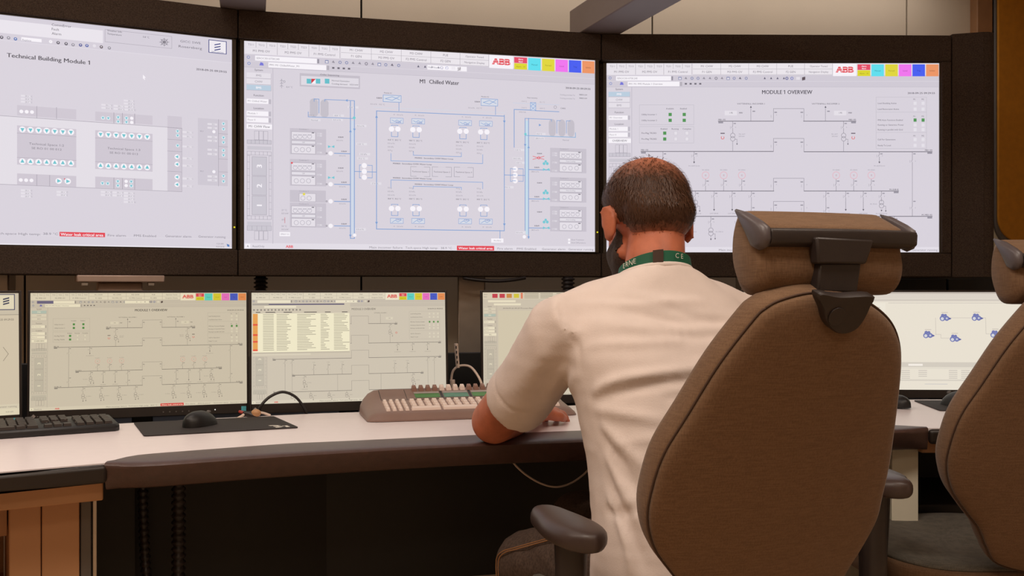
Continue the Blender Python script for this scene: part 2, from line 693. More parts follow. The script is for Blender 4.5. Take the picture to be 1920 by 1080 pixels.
def header(c, box1='SEROC0010758.240', box2='PM1 M1 PMS Module 1 Overview'):
    c.rect(1137, 117, 1761, 139, (226, 220, 228), 1)
    for i in range(9):
        x = 1139.5 + i * 17.6
        c.rect(x, 118, x + 16.8, 127, (232, 227, 234), 2)
        c.line([(x + 17, 118), (x + 17, 127)], (150, 146, 155), 3, 0.5)
        c.text(x + 8.4, 122.8, 'TS%d%d' % (1 + i // 3, 1 + i % 3), 3.4, (140, 134, 146), 4, 'c')
    for i, s_ in enumerate(('M1 PMS OV', 'M2 PMS OV', 'F1 PMS Control')):
        x = 1139.5 + i * 52.8
        c.rect(x, 128, x + 51.8, 138.4, (232, 227, 234), 2)
        c.line([(x + 52.2, 128), (x + 52.2, 138)], (150, 146, 155), 3, 0.5)
        c.text(x + 26, 133, s_, 3.9, (128, 122, 134), 4, 'c')
    top = ('M1 CHW', 'M2 CHW', 'M3 CHW', 'PUE', 'Operator Tuned')
    bot = ('F1 GEN', 'M3 PMS OV', 'F2 PMS Control', 'F2 GEN', 'Navigation Display')
    for i in range(5):
        x = 1299.5 + i * 52.4
        for y, s_ in ((117.6, top[i]), (128.2, bot[i])):
            c.rect(x, y, x + 51.4, y + 9.9, (234, 229, 235), 2)
            c.line([(x, y + 10.2), (x + 52, y + 10.2), (x + 52, y)], (170, 165, 174), 3, 0.5)
            c.text(x + 26, y + 5, s_, 3.9 if i < 4 else 3.4, (128, 122, 134), 4, 'c')
    c.rect(1562, 118, 1606, 141, WHITE, 3)
    c.text(1584, 129, 'ABB', 11, (226, 52, 66), 5, 'c', w=32, bold=0.07)
    for y in (126.6, 131.4):
        c.rect(1566, y - 0.25, 1602, y + 0.25, WHITE, 7)
    for x in (1584 - 5.5, 1584 + 6):
        c.rect(x - 0.25, 122, x + 0.25, 136, WHITE, 7)
    c.rect(1608, 119, 1632, 129.5, (228, 78, 104), 3)
    c.text(1620, 122.6, 'Alarm', 2.6, WHITE, 4, 'c', bold=.02)
    c.text(1620, 126.8, 'Band', 2.6, WHITE, 4, 'c', bold=.02)
    c.rect(1608, 130, 1632, 141, (220, 214, 50), 3)
    c.text(1620, 136, 'Alarm - 10', 2.6, (140, 128, 50), 4, 'c')
    for x, col, s_ in ((1634, (96, 222, 238), 'Manual'), (1660, (224, 214, 62), 'Forced'), (1685.5, (240, 118, 238), 'Local'),
                       (1711, (74, 96, 240), 'Trip'), (1736.5, (236, 150, 104), 'Inhibit')):
        c.rect(x, 119, x + 23.6, 141.4, col, 3)
        c.text(x + 11.8, 131, s_, 2.8, tuple(int(v * .62) for v in col), 4, 'c')
    # toolbars
    c.rect(1137, 139.4, 1761, 161, (208, 202, 213), 1)
    c.circ(1144, 144.5, 2.6, (110, 130, 190), 3, 0.8)
    c.circ(1145, 155, 2.6, (120, 140, 200), 3, 0.9)
    c.rect(1155, 141, 1258, 149.5, WHITE, 2)
    c.text(1157, 145.3, box1, 3.2, (150, 145, 155), 4)
    c.rect(1259, 141.5, 1262, 149, SOFT, 3)
    c.poly([(1162, 157.5), (1169.5, 157.5), (1168, 153), (1164, 152)], (120, 120, 215), 3)
    c.rect(1177, 151.5, 1274, 160.2, WHITE, 2)
    c.text(1179, 155.8, box2, 3.2, (140, 135, 146), 4)
    c.rect(1275, 152, 1279, 159.6, (180, 175, 185), 3)
    rr = random.Random(3)
    for i in range(17):
        x = 1272 + i * 11.3
        q = rr.choice((0, 1, 2))
        col = rr.choice(((150, 145, 158), (120, 116, 130), (128, 136, 176)))
        if 1400 < x < 1500:
            continue
        if q == 0:
            c.rect(x, 142.5, x + 6, 148, col, 2)
            c.rect(x + 1, 144, x + 5, 147.2, PALE, 3)
        elif q == 1:
            c.circ(x + 3, 145.2, 2.7, col, 2, 1.1)
        else:
            c.tri(x + 3, 145.2, 3, 0.6, col, 2)
    for i, q in enumerate((0, 1, 2, 3)):
        c.rect(1284 + i * 9, 154, 1288 + i * 9, 157, (110, 106, 118), 3)
    c.rect(1400, 141.6, 1470, 149.6, WHITE, 3) if box1 == '' else None
    for x in (1434, 1446, 1458, 1470):
        c.tri(x, 145.2, 2.6, -PI / 2, (105, 102, 122), 3)
    c.circ(1475.5, 145.3, 2.8, (84, 92, 150), 3, 1.2)
    c.circ(1485, 145.3, 2.8, (90, 110, 190), 3, 1.0)
    c.rect(1493, 142.6, 1500, 148, PALE, 3)
    c.poly([(1504, 143.5), (1510, 142), (1510, 148), (1504, 149.4)], (96, 84, 92), 3)
    c.line([(1137, 161.4), (1761, 161.4)], (190, 185, 196), 2, 0.6)
    c.line([(1137, 151), (1761, 151)], (222, 217, 226), 2, 0.6)


def sidebar(c, hi, func, white, bmap=True):
    c.line([(1184.5, 162), (1184.5, 462)], (180, 175, 188), 2, 0.7)
    c.text(1161, 165.5, 'System', 3.4, INK, 4, 'c')
    for i, s_ in enumerate(('PMS', 'CHW', 'BMS')):
        y = 170.5 + i * 10.4
        on = i == hi
        c.rect(1141, y, 1181, y + 8.8, (186, 205, 222) if on else (228, 223, 231), 2)
        c.line([(1141, y + 9.2), (1181.6, y + 9.2), (1181.6, y)], (178, 172, 184), 3, 0.5)
        c.text(1161, y + 4.5, s_, 3.6, WHITE if on else (150, 145, 156), 4, 'c', bold=0.03 if on else 0)
    c.text(1161, 209, 'Function', 3.4, INK, 4, 'c')
    c.rect(1141, 215, 1177, 223, WHITE, 2)
    c.text(1143, 219, func, 3, (150, 146, 156), 4)
    c.text(1161, 231, 'Location', 3.4, INK, 4, 'c')
    for y, s_ in ((236, 'Module 1'), (247, 'Floor 0')):
        c.rect(1141, y, 1177, y + 8, WHITE, 2)
        c.text(1143, y + 4, s_, 3, (150, 146, 156), 4)
    for y in (215, 236, 247):
        c.rect(1177.5, y, 1181.5, y + 8, (190, 185, 196), 2)
    c.rect(1141, 258, 1183, 266.4, WHITE, 2)
    c.text(1162, 262.2, white, 3.9, INK, 4, 'c')
    G1, G2 = (202, 198, 208), (165, 160, 172)
    # building key plan
    for i in range(3):
        c.frame(1154 + i * 7.5, 270, 1161 + i * 7.5, 285, G2, 3, 0.5)
    c.rect(1142, 285.5, 1182, 292, G1, 2)
    for i in range(6):
        c.frame(1142 + i * 6.66, 285.5, 1148.6 + i * 6.66, 292, G2, 3, 0.5)
    c.rect(1142, 296, 1182, 302, G1, 2)
    c.frame(1142, 305, 1182, 421, G2, 3, 0.5)
    for i in range(6):
        c.frame(1142 + i * 6.66, 305, 1148.6 + i * 6.66, 311, G2, 3, 0.5)
        c.frame(1142 + i * 6.66, 415, 1148.6 + i * 6.66, 421, G2, 3, 0.5)
    for i in range(9):
        y = 312 + i * 11.4
        c.frame(1142, y, 1146, y + 11.4, G2, 3, 0.5)
        c.frame(1178, y, 1182, y + 11.4, G2, 3, 0.5)
    for i, s_ in enumerate('321'):
        y = 314 + i * 33.5
        c.rect(1150, y, 1174, y + 32, G1, 2)
        c.frame(1150, y, 1174, y + 32, G2, 3, 0.6)
        c.text(1162, y + 16, s_, 8.5, WHITE, 4, 'c', bold=.05, rot=-PI / 2)
    c.rect(1142, 425, 1182, 431, G1, 2)
    c.rect(1142, 432, 1182, 440, G1, 2)
    for i in range(5):
        c.frame(1142 + i * 8, 432, 1150 + i * 8, 440, G2, 3, 0.5)
    for i in range(3):
        c.frame(1154 + i * 7.5, 441, 1161 + i * 7.5, 456, G2, 3, 0.5)


def statusbar(c, x0=1343):
    c.rect(1137, 461.5, 1761, 471.5, (226, 221, 230), 1)
    k = 0.945
    c.rect(1139, 463, 1147, 470.5, WHITE, 2)
    c.text(1143, 467, 'A', 3.6, INK, 4, 'c')
    c.text(1151, 467, 'ReadOnly', 3.4, (150, 145, 156), 4)
    c.text(1206, 467, 'ABB', 4.4, (230, 70, 80), 4, w=12, bold=.03)
    for x, s_, w_ in ((1348, 'Main incomer failure', 58), (1411, 'Tech.space High temp:', 58), (1474, '38.9 °C', 20),
                      (1577, 'Fire alarm', 28), (1613, 'PMS Enabled', 36), (1660, 'Generator alarm', 44), (1710, 'Generator running', 48)):
        c.text(x, 467, s_, 3.6, (145, 140, 150), 4, w=w_)
    c.rect(1503, 462.5, 1571, 470.8, RED, 2)
    c.text(1537, 466.8, 'Water leak critical area', 4.0, WHITE, 4, 'c', w=62, bold=.02)


def busbar(c, x0, x1, y, label, side):
    c.line([(x0, y), (x1, y)], (104, 100, 112), 2, 1.2)
    if side < 0:
        c.text(x0, y - 2.8, label, 2.6, INK, 4, bold=.015)
        c.rect(x0, y + 1, x0 + 9, y + 4, SOFT, 3)
    else:
        c.text(x1, y - 2.8, label, 2.6, INK, 4, 'r', bold=.015)
        c.rect(x1 - 9, y + 1, x1, y + 4, SOFT, 3)


def breaker(c, x, y0, y1, side=1):
    g = (128, 124, 136)
    m = (y0 + y1) / 2
    c.line([(x, y0), (x, m - 3)], g, 2, 0.7)
    c.line([(x, m - 3), (x - 1.8, m + 1)], g, 2, 0.7)
    c.line([(x, m + 2), (x, y1)], g, 2, 0.7)
    c.rect(x + 1.5 * side, y0 + 3, x + 6 * side, y0 + 4.8, SOFT, 3)
    c.rect(x - 5, m - 2, x - 4.2, m + 3, (180, 176, 186), 3)
    c.rect(x + 5, m - 1, x + 6, m + 1, (180, 176, 186), 3)


def arrow(c, x, y0, y1, text):
    g = (120, 116, 128)
    c.line([(x, y0), (x, y1 - 3)], g, 2, 0.7)
    c.tri(x, y1 - 2.2, 2.2, PI / 2, (90, 86, 98), 3)
    c.text(x, y1 + 4.5, text, 2.2, SOFT, 4, 'c')


def trafo(c, x, y, text=None, side=1):
    g = (130, 126, 138)
    c.circ(x, y - 3.2, 4.6, g, 3, 0.7)
    c.circ(x, y + 3.2, 4.6, g, 3, 0.7)
    c.line([(x + 4, y + 4), (x + 8, y + 4), (x + 8, y + 12)], g, 3, 0.6)
    c.tri(x + 8, y + 13, 1.8, PI / 2, INK, 3)
    if text:
        c.text(x + 9 * side, y, text, 2.2, SOFT, 4, 'l' if side > 0 else 'r')


def module_page(c, variant=1):
    """single-line diagram of the overview page"""
    c.map, c.k = MOD3, K3
    g = (140, 136, 148)
    c.text(1476, 171, 'MODULE %d OVERVIEW' % variant, 7.2, (86, 82, 92), 4, 'c', w=94, bold=.018)
    c.text(1753, 173, '2018-09-25 09:29:55', 3.3, (88, 84, 94), 4, 'r', w=51, bold=.02)
    c.frame(1199, 195, 1301, 232, (190, 186, 196), 2, 0.6)
    c.frame(1199, 235.5, 1301, 266.5, (190, 186, 196), 2, 0.6)
    c.text(1256, 202, 'Available', 2.8, INK, 4, 'c')
    c.text(1281.5, 202, 'Enabled', 2.8, INK, 4, 'c')
    for y, s_ in ((213, 'Utility Incomer 1'), (224, 'Utility Incomer 2')):
        c.text(1203, y, s_, 2.9, INK, 4)
        for x in (1256.6, 1283):
            c.rect(x - 3, y - 3, x + 3, y + 3, GREEN, 3)
    for x, s_ in ((1245, 'Enabled'), (1266, 'Running'), (1288, 'Complete')):
        c.text(x, 240, s_, 2.8, INK, 4, 'c')
    for y, s_ in ((248, 'Pre-Mag TR2301'), (259, 'Pre-Mag TR2302')):
        c.text(1203, y, s_, 2.9, INK, 4)
        c.rect(1243.4, y - 3, 1249.4, y + 3, GREEN, 3)
        for x in (1267, 1288):
            c.rect(x - 3, y - 3.4, x + 3, y + 3.4, PALE, 3)
            c.frame(x - 3, y - 3.4, x + 3, y + 3.4, (190, 186, 196), 4, 0.4)
    # right-hand status box
    for y0, y1 in ((180.5, 208.5), (208.5, 246.5), (246.5, 277)):
        c.frame(1643, y0, 1737.5, y1, (190, 186, 196), 2, 0.6)
    for y in (184.5, 216.5, 253):
        c.text(1714.5, y, 'M1', 2.5, INK, 4, 'c')
        c.text(1730.5, y, 'M2', 2.5, INK, 4, 'c')
    for y, s_, on in ((192, 'Load Shedding Active', 0), (203, 'Load Restoration Active', 0), (223.5, 'PMS Auto Functions Enabled', 1),
                      (232.5, 'Running on Generator Power', 0), (241.5, 'Running in parallel with Grid', 0),
                      (260, 'Call For Generators', 0), (271, 'Ready To Load', 0)):
        c.text(1646, y, s_, 2.8, INK, 4)
        for x in (1716, 1731):
            c.rect(x - 2.8, y - 3, x + 2.8, y + 3, GREEN if on else (228, 224, 232), 3)
    for xm, x0, x1, tx, s_, ux, sd in ((1408, 1347, 1450, 1374, '1', 1355, -1), (1548, 1507, 1605, 1582, '2', 1600, 1)):
        c.text(xm, 193, 'VATTENFALL INCOMER ' + s_, 2.7, INK, 4, 'c', w=52)
        c.line([(xm, 199), (xm, 225)], g, 2, 0.7)
        c.tri(xm, 199, 2.3, -PI / 2, (96, 92, 104), 3)
        c.rect(xm + 3, 206, xm + 8, 208, SOFT, 3)
        bx = 1359 if sd < 0 else 1564
        c.rect(bx, 206, bx + 23, 214.5, PALE, 2)
        c.text(bx + 12, 210, '1.95', 2.8, INK, 4, 'c')
        c.text(bx + 27, 210, 'MW', 2.6, INK, 4, bold=.02)
        busbar(c, x0, x1, 225.5, 'MB%s-102' % s_, sd)
        breaker(c, tx, 226, 248)
        trafo(c, tx, 255.5)
        c.line([(tx, 263), (tx, 282)], g, 2, 0.7)
        c.text(tx + (11 if sd < 0 else -11), 250, 'TR1 HVT', 2.2, SOFT, 4, 'l' if sd < 0 else 'r')
        c.text(tx + (11 if sd < 0 else -11), 254, '20/0.4kV', 2.2, SOFT, 4, 'l' if sd < 0 else 'r')
        c.rect(ux - 4, 247.4, ux + 4, 249.4, (120, 110, 122), 3)
        c.circ(ux, 256.5, 3.2, (226, 90, 90), 3, 1.0)
        c.rect(ux - 1.6, 252.6, ux + 1.6, 255, BG, 5)
    for y, yb in ((225.5, 202), (282.3, 258), (356.5, 332.5), (404, 376)):
        c.line([(1450.5, y), (1450.5, yb), (1507.5, yb), (1507.5, y)], g, 2, 0.7)
        for x, sd in ((1450.5, 1), (1507.5, -1)):
            c.rect(x + 1.5 * sd, yb + 6, x + 6.5 * sd, yb + 8, SOFT, 3)
            c.rect(x - 5, yb + 12, x - 4.2, yb + 17, (180, 176, 186), 3)
            c.rect(x + 5, yb + 11, x + 6, yb + 13, (180, 176, 186), 3)
    busbar(c, 1202, 1450, 282.3, 'MB1-103', -1)
    busbar(c, 1508, 1748, 282.8, 'MB2-104', 1)
    busbar(c, 1262, 1451, 356.5, 'M1-SUB 01', -1)
    busbar(c, 1508, 1685, 356.5, 'M1-SUB 02', 1)
    busbar(c, 1204, 1451, 404, 'M1-MB1-101', -1)
    busbar(c, 1508, 1748, 404, 'M1-MB2-102', 1)
    for x in (1243, 1711):
        breaker(c, x, 283, 318)
        c.line([(x, 318), (x, 372)], g, 2, 0.7)
        breaker(c, x, 372, 404)
    for x in (1301.5, 1649):
        breaker(c, x, 283, 298)
        arrow(c, x, 296, 305, 'M1-SWITCH 01')
    for i, x in enumerate((1323, 1357, 1391, 1568, 1601, 1634)):
        c.circ(x, 327, 7, (232, 170, 182), 3, 0.8)
        c.text(x, 327, 'G', 2.8, (170, 110, 122), 4, 'c')
        c.text(x, 317, 'M1-G%02d01' % (i + 1), 2.2, SOFT, 4, 'c')
        breaker(c, x, 334, 356)
    for x, q in ((1304, 't'), (1339, 'a'), (1373, 'a'), (1409, 'l'), (1549, 'l'), (1586, 'a'), (1619, 'a'), (1653, 't')):
        breaker(c, x, 357, 376)
        if q == 'l':
            c.line([(x, 376), (x, 384)], g, 2, 0.7)
            breaker(c, x, 384, 404)
        elif q == 'a':
            arrow(c, x, 374, 394, 'LAST BANK')
        else:
            trafo(c, x, 381)
            c.tri(x, 393, 2, PI / 2, INK, 3)
            c.text(x - 9, 381, 'M1-TR-01', 2.2, SOFT, 4, 'r')
            c.text(x, 399, 'M1-SWITCH 04', 2.2, SOFT, 4, 'c')
    for x, sd in ((1283, 1), (1333, 1), (1383, 1), (1431, 1), (1540, -1), (1585, -1), (1631, -1), (1677, -1)):
        breaker(c, x, 405, 424)
        trafo(c, x, 433, 'M1-TRF-01', sd)
        c.line([(x, 440), (x, 446)], g, 2, 0.6)
        c.tri(x, 447, 2, PI / 2, INK, 3)


def plane_of(A, B, z0, z1, tilt=0.0):
    """A, B = bottom corners in plan; returns org, u, v, n, W, H"""
    A, B = Vector((A[0], A[1], z0)), Vector((B[0], B[1], z0))
    u = (B - A)
    W = u.length
    u.normalize()
    n = Vector((u.y, -u.x, 0))
    up = Vector((0, 0, z1 - z0)) - n * tilt
    H = up.length
    v = up.normalized()
    return A, u, v, u.cross(v).normalized(), W, H


def raymap(pl):
    org, u, v, n, W, H = pl

    def f(px, py):
        d = Vector(((px - 960) / FPX, 1, -(py - 540) / FPX))
        o = Vector((0, 0, CZ))
        t_ = (org - o).dot(n) / d.dot(n)
        q = o + d * t_ - org
        return (q.dot(u) / W * 1920, (1 - q.dot(v) / H) * 1080)
    return f


# ------------------------------------------------------------------ video wall
Z0, Z1 = 1.189, 1.873
S1 = plane_of((-2.004, 2.723), (-0.918, 3.268), Z0, Z1)
S2 = plane_of((-0.881, 3.280), (0.2963, 3.563), Z0, Z1)
S3 = plane_of((0.3415, 3.608), (1.545, 3.608), Z0, Z1)
J = [(-2.06, 2.695), (-0.90, 3.273), (0.319, 3.585), (1.585, 3.608)]
J = [Vector(p) for p in J]
housing = thing('display_surround', 'dark felt-covered surround curving behind the desk around three large wall displays', 'display surround',
                (0, 3.4, FL))
fr, bk, md = offset(J, 0.014), offset(J, -0.20), offset(J, -0.03)
for k in range(3):
    mb = MB()
    g = 0.0012
    tdir = (J[k + 1] - J[k]).normalized() * g
    a0, a1, b0, b1, m0, m1 = fr[k] + tdir, fr[k + 1] - tdir, bk[k] + tdir, bk[k + 1] - tdir, md[k] + tdir, md[k + 1] - tdir
    mb.prism([a0, a1, b1, b0], Z1 + 0.004, 1.971)
    mb.prism([a0, a1, b1, b0], 1.100, Z0 - 0.004)
    mb.prism([m0, m1, b1, b0], Z0 - 0.004, Z1 + 0.004)
    if k == 2:
        e0 = fr[3] - tdir * 30
        mb.prism([e0, a1, b1, b0.lerp(b1, 0.97)], Z0 - 0.004, Z1 + 0.004)
    obj('surround_section', mb, M_felt, housing, bevel=0.004)
mb = MB()
e = [Vector((1.587, 3.594))]
cx = Vector((1.700, 3.60))
pts = [Vector((1.587, 3.594)), Vector((1.685, 3.562))]
for k in range(8):
    a = -PI * 0.6 + PI * 0.6 * k / 7
    pts.append(Vector((1.698, 3.598)) + 0.036 * Vector((math.cos(a), math.sin(a))))
pts += [Vector((1.734, 3.80)), Vector((1.587, 3.80))]
mb.prism(pts, 1.100, 1.975)
obj('end_panel', mb, M_felt, housing, smooth=True, autosm=40)
# posts that carry the surround, hidden behind the desk
for x, y in ((-1.62, 3.13), (0.9, 3.76), (-0.15, 3.66)):
    mb = MB()
    mb.box((x, y, (FL + 1.104) / 2), (0.10, 0.06, 1.104 - FL), 0.1)
    obj('support_post', mb, M_alu, housing, bevel=0.004)


def display(label, pl, draw, bg, ledpos):
    org, u, v, n, W, H = pl
    c0 = org + u * W / 2
    t_ = thing('video_display', label, 'display', c0, 'wall displays in the felt surround')
    mb_ = MB()
    rot = Matrix((u, -n, v)).transposed()
    r_ = 0.013

    def bx(x0, x1, z0, z1, d0, d1):
        mb_.box(org + u * (x0 + x1) / 2 + v * (z0 + z1) / 2 + n * (d0 + d1) / 2, (x1 - x0, d1 - d0, z1 - z0), rot=rot)
    bx(-r_, 0, -0.003, H + 0.003, -0.022, 0.006)
    bx(W, W + r_, -0.003, H + 0.003, -0.022, 0.006)
    bx(0, W, -0.003, 0, -0.022, 0.006)
    bx(0, W, H, H + 0.003, -0.022, 0.006)
    bx(0, W, 0, H, -0.022, -0.002)
    obj('display_rim', mb_, M_rim, t_, bevel=0.001)
    c = Canvas()
    draw(c, pl)
    c.build('screen', org - n * 0.001, u, v, n, W, H, t_, bg)
    mb_ = MB()
    p = org + u * (W + 0.007) + v * ledpos + n * 0.0055
    mb_.disc(p, n, 0.0028, 0.002, 10)
    obj('status_light', mb_, glow((236, 226, 40)), t_, label='yellow status light on the display rim')
    return t_


def draw_tech(c, pl):
    m = raymap(pl)
    c.map, c.k = m, 1920 / 810
    T1 = (206, 199, 210)
    c.rect(-340, -10, 435, 118, (212, 206, 217), 1)
    c.rect(-340, 0, 193, 81, (232, 227, 235), 2)
    for i, s_ in enumerate(('CommError', 'Fault', 'Alarm')):
        c.text(97, 46 + i * 8.2, s_, 5, (110, 106, 116), 4)
    c.frame(197, 55, 322, 91, (172, 166, 178), 3, 0.8)
    c.text(201, 57, 'Weather Info', 3.6, INK, 4)
    c.text(201, 63, 'Temperature', 3.6, INK, 4)
    c.text(268, 69, '0.8 °C', 3.4, INK, 4)
    for k in range(8):
        a = k * PI / 4
        x, y = 308, 79
        c.line([(x, y), (x + 9 * math.cos(a), y + 7.5 * math.sin(a))], INK, 3, 0.8)
    c.circ(308, 79, 6.5, INK, 3, 0.7)
    c.circ(308, 79, 3.2, INK, 3, 0.7)
    c.text(338, 77, 'GICC SWE', 4.6, (120, 116, 128), 4, w=42)
    c.text(335, 86.5, 'Rosersberg', 5, (110, 106, 118), 4, w=48)
    c.rect(391, 74, 425, 102, (58, 66, 130), 3)
    c.rect(392.4, 75.4, 423.6, 100.8, (238, 234, 240), 4)
    for k in range(3):
        y = 80.6 + k * 5.0
        c.poly([(402, y + 2.6), (413.5, y + 0.6), (413.5, y + 2.5), (402, y + 4.5)], (58, 66, 130), 5)
    c.text(408, 98, 'ERICSSON', 2.4, (70, 76, 130), 5, 'c', w=24)
    # toolbar
    c.rect(40, 69.5, 78, 79.5, WHITE, 3)
    c.text(42, 74.5, 'Replace', 3.6, SOFT, 4)
    for x, y, col in ((3, 70, INK), (16, 71, SOFT), (29, 73, (90, 120, 180)), (95, 78, WHITE), (109, 80, INK), (124, 82, INK), (137, 84, SOFT),
                      (151, 84.5, (84, 92, 150)), (163, 85.5, (84, 102, 170)), (177, 86, PALE), (190, 88, (96, 84, 92)), (205, 90, SOFT)):
        c.circ(x, y, 3.2, col, 3)
        c.circ(x, y - 0.4, 1.3, PALE, 4)
    c.hv([(435, 118), (-340, 68)], (228, 223, 232), 3, 0.8)
    c.text(13, 103, 'Technical Building Module 1', 8.2, (84, 80, 88), 4, w=152, bold=.022)
    c.text(425, 135, '2018-09-25 09:29:55', 4.2, (80, 76, 88), 4, 'r', w=64, bold=.02)
    c.poly([(268, 140), (273.5, 146), (270.8, 146), (272, 149.5), (270.2, 149.8), (269.4, 147), (268, 148.2)], WHITE, 6)
    # building plan
    c.rect(-330, 194 - 0, 341, 359.5, (226, 221, 229), 2)
    a = m(-330, 178)
    ln = (168, 162, 174)
    c.rect(371, 221, 427, 349, (206, 200, 211), 2)
    c.frame(-330, 194, 341, 359.5, ln, 3, 0.9)

    def block(x0, y0, x1, y1, divs=()):
        c.rect(x0, y0, x1, y1, T1, 3)
        for d in divs:
            yy = y0 + (d - x0) * 0.055
            c.rect(d - 0.5, yy, d + 0.5, y1 - (x1 - d) * 0.03, ln, 4)

    def fan(x, y, ang, r=6):
        c.circ(x, y, r, WHITE, 4)
        c.tri(x, y, r * 0.78, ang, (112, 196, 206), 5)

    def small(x, y):
        c.circ(x, y, 3.8, (220, 232, 238), 4)
        c.tri(x, y, 3, PI / 2, (112, 190, 206), 5)

    def temp(x, y, n):
        for i in range(n):
            c.rect(x - 8, y + i * 5.6 - 2.4, x + 11, y + i * 5.6 + 2.4, PALE, 3)
            c.text(x, y + i * 5.6, '20.%d °C' % (i * 3 + 1), 3, SOFT, 4)
    sx = 146.5
    for q in (-2, -1, 0, 1):
        # the two technical spaces of the picture and their neighbours to the left
        f = {0: (32, 143, 197, 224, 235, 312, 325, 351), 1: (178.5, 286, 209, 234, 244, 320, 331, 356.5)}.get(q)
        if f is None:
            k = 1 if q == -1 else 2
            x0, x1 = 32 - 158 * k, 32 - 158 * k + 116
            f = (x0, x1, 197 - 12.5 * k, 224 - 12 * k, 235 - 10.5 * k, 312 - 9.4 * k, 325 - 8 * k, 351 - 5.6 * k)
        x0, x1, a0, a1, b0, b1, c0_, c1_ = f
        w_ = x1 - x0
        block(x0, a0, x1, a1, (x0 + w_ / 3, x0 + w_ * 2 / 3) if q != 1 else (x0 + 35, x0 + 51, x0 + 74))
        block(x0, b0, x1, b1 + 2)
        block(x0, c0_, x1, c1_, (x0 + w_ / 3, x0 + w_ * .55) if q != 1 else (x0 + 35, x0 + 51, x0 + 74))
        for i in range(7):
            xx = x0 + 10 + i * (w_ - 20) / 6
            sl = 0.056 * (xx - x0)
            fan(xx, b0 + 7.2 + sl, PI / 2)
            fan(xx, b1 - 10 + sl * 0.72, -PI / 2)
        c.hv([(x0, b0 + 14.5), (x1, b0 + 21)], ln, 4, 0.6)
        c.hv([(x0, b1 - 17), (x1, b1 - 12)], ln, 4, 0.6)
        mx, my = (x0 + x1) / 2, (b0 + b1) / 2
        c.text(mx, my - 2.5, 'Technical Space 1:%d' % (q + 2), 4.4, (132, 127, 138), 4, 'c', w=64)
        c.text(mx, my + 5.5, 'SE RO 01 00 01%d' % (q + 2), 4.2, (132, 127, 138), 4, 'c', w=55)
        if q != 1:
            for i in range(3):
                c.circ(x0 + 8 + i * 10, a0 + 12 + i * .6, 3.6, WHITE, 4)
                c.circ(x0 + 7 + i * 10, c0_ + 12.5 + i * .4, 3.6, WHITE, 4)
            fan(x0 + 78, c0_ + 14.3, 0)
            fan(x0 + 95, c0_ + 15, 0)
            c.rect(x0 + 88, c0_ + 9.5, x0 + 90, c0_ + 11.5, RED, 6)
            temp(x0 + 15, a0 - 17, 3)
            temp(x0 + 15, c1_ + 6, 3)
            temp(x0 + 82, c1_ + 9, 2)
        else:
            for xx, yy in ((193, 221), (203, 221.6), (221.5, 220), (221.5, 228), (237, 221.5), (237, 229)):
                small(xx, yy)
            for xx, yy in ((247, 221.8), (247, 229.6)):
                c.circ(xx, yy, 3.4, WHITE, 4)
            for xx, yy in ((192, 343.5), (202, 344), (221, 340), (221, 348), (246, 340.5), (246, 348.5)):
                small(xx, yy)
            for xx, yy in ((236.5, 340), (236.5, 348)):
                c.circ(xx, yy, 3.4, WHITE, 4)
            temp(198, 197, 2)
            temp(221, 199, 2)
            temp(240, 189, 4)
            temp(197, 360, 2)
            temp(219, 361, 2)
            temp(240, 362, 4)
    block(314, 217, 341, 359)
    for y in (239, 261, 283, 321):
        c.hv([(314, y), (341, y + 1.4)], ln, 4, 0.7)
    for y in (294, 308, 332, 346):
        fan(332, y, PI, 5.2)
        temp(350, y + 3, 1)
    for y in (246, 254, 273):
        small(333, y)
        temp(350, y + 2, 1)
    c.rect(410, 224, 427, 348.5, T1, 3)
    c.hv([(409.6, 224), (409.6, 349)], ln, 4, 0.8)
    for y in (250.5, 274.5, 298, 322):
        c.hv([(410, y), (427, y + 1)], ln, 4, 0.7)
    for y in (232, 242, 258, 267, 282, 291, 330, 340):
        small(419, y)
    for y in (233, 240, 257, 264, 281, 289, 331, 338):
        c.rect(389, y - 2.4, 407, y + 2.4, (226, 221, 229), 4)
        c.text(397, y, '20.1', 3, SOFT, 5)
    for y in (247, 322):
        c.circ(401, y, 3.4, WHITE, 4)
        c.text(375, y - 1, '99.7', 3, SOFT, 5)
    # status line
    c.rect(-340, 433, 435, 449, (228, 223, 231), 2)
    g = (140, 135, 146)
    c.text(-120, 435, 'Main incomer failure', 5, g, 4, w=100)
    c.text(-12, 437.3, 'Tech.space High temp:', 4.6, g, 4, w=84)
    c.text(81, 438.2, '38.9 °C', 4.6, g, 4, w=27)
    c.rect(111.5, 434.6, 197, 444.8, RED, 3)
    c.text(154, 440, 'Water leak critical area', 5.4, WHITE, 4, 'c', w=80, bold=.02)
    for x, s_, w_ in ((202, 'Fire alarm', 35), (251, 'PMS Enabled', 44), (310, 'Generator alarm', 53), (372, 'Generator running', 57)):
        c.text(x, 441 + (x - 200) * 0.013, s_, 4.6, g, 4, w=w_)
    c.rect(-340, 450, 435, 470, (232, 228, 236), 2)
    c.text(406, 457, '9:29 AM', 3, g, 4)
    c.text(405, 462.5, '9/25/2018', 3, g, 4)
    c.poly([(425, 457), (430, 459), (430, 463), (426, 462)], (90, 130, 190), 4)


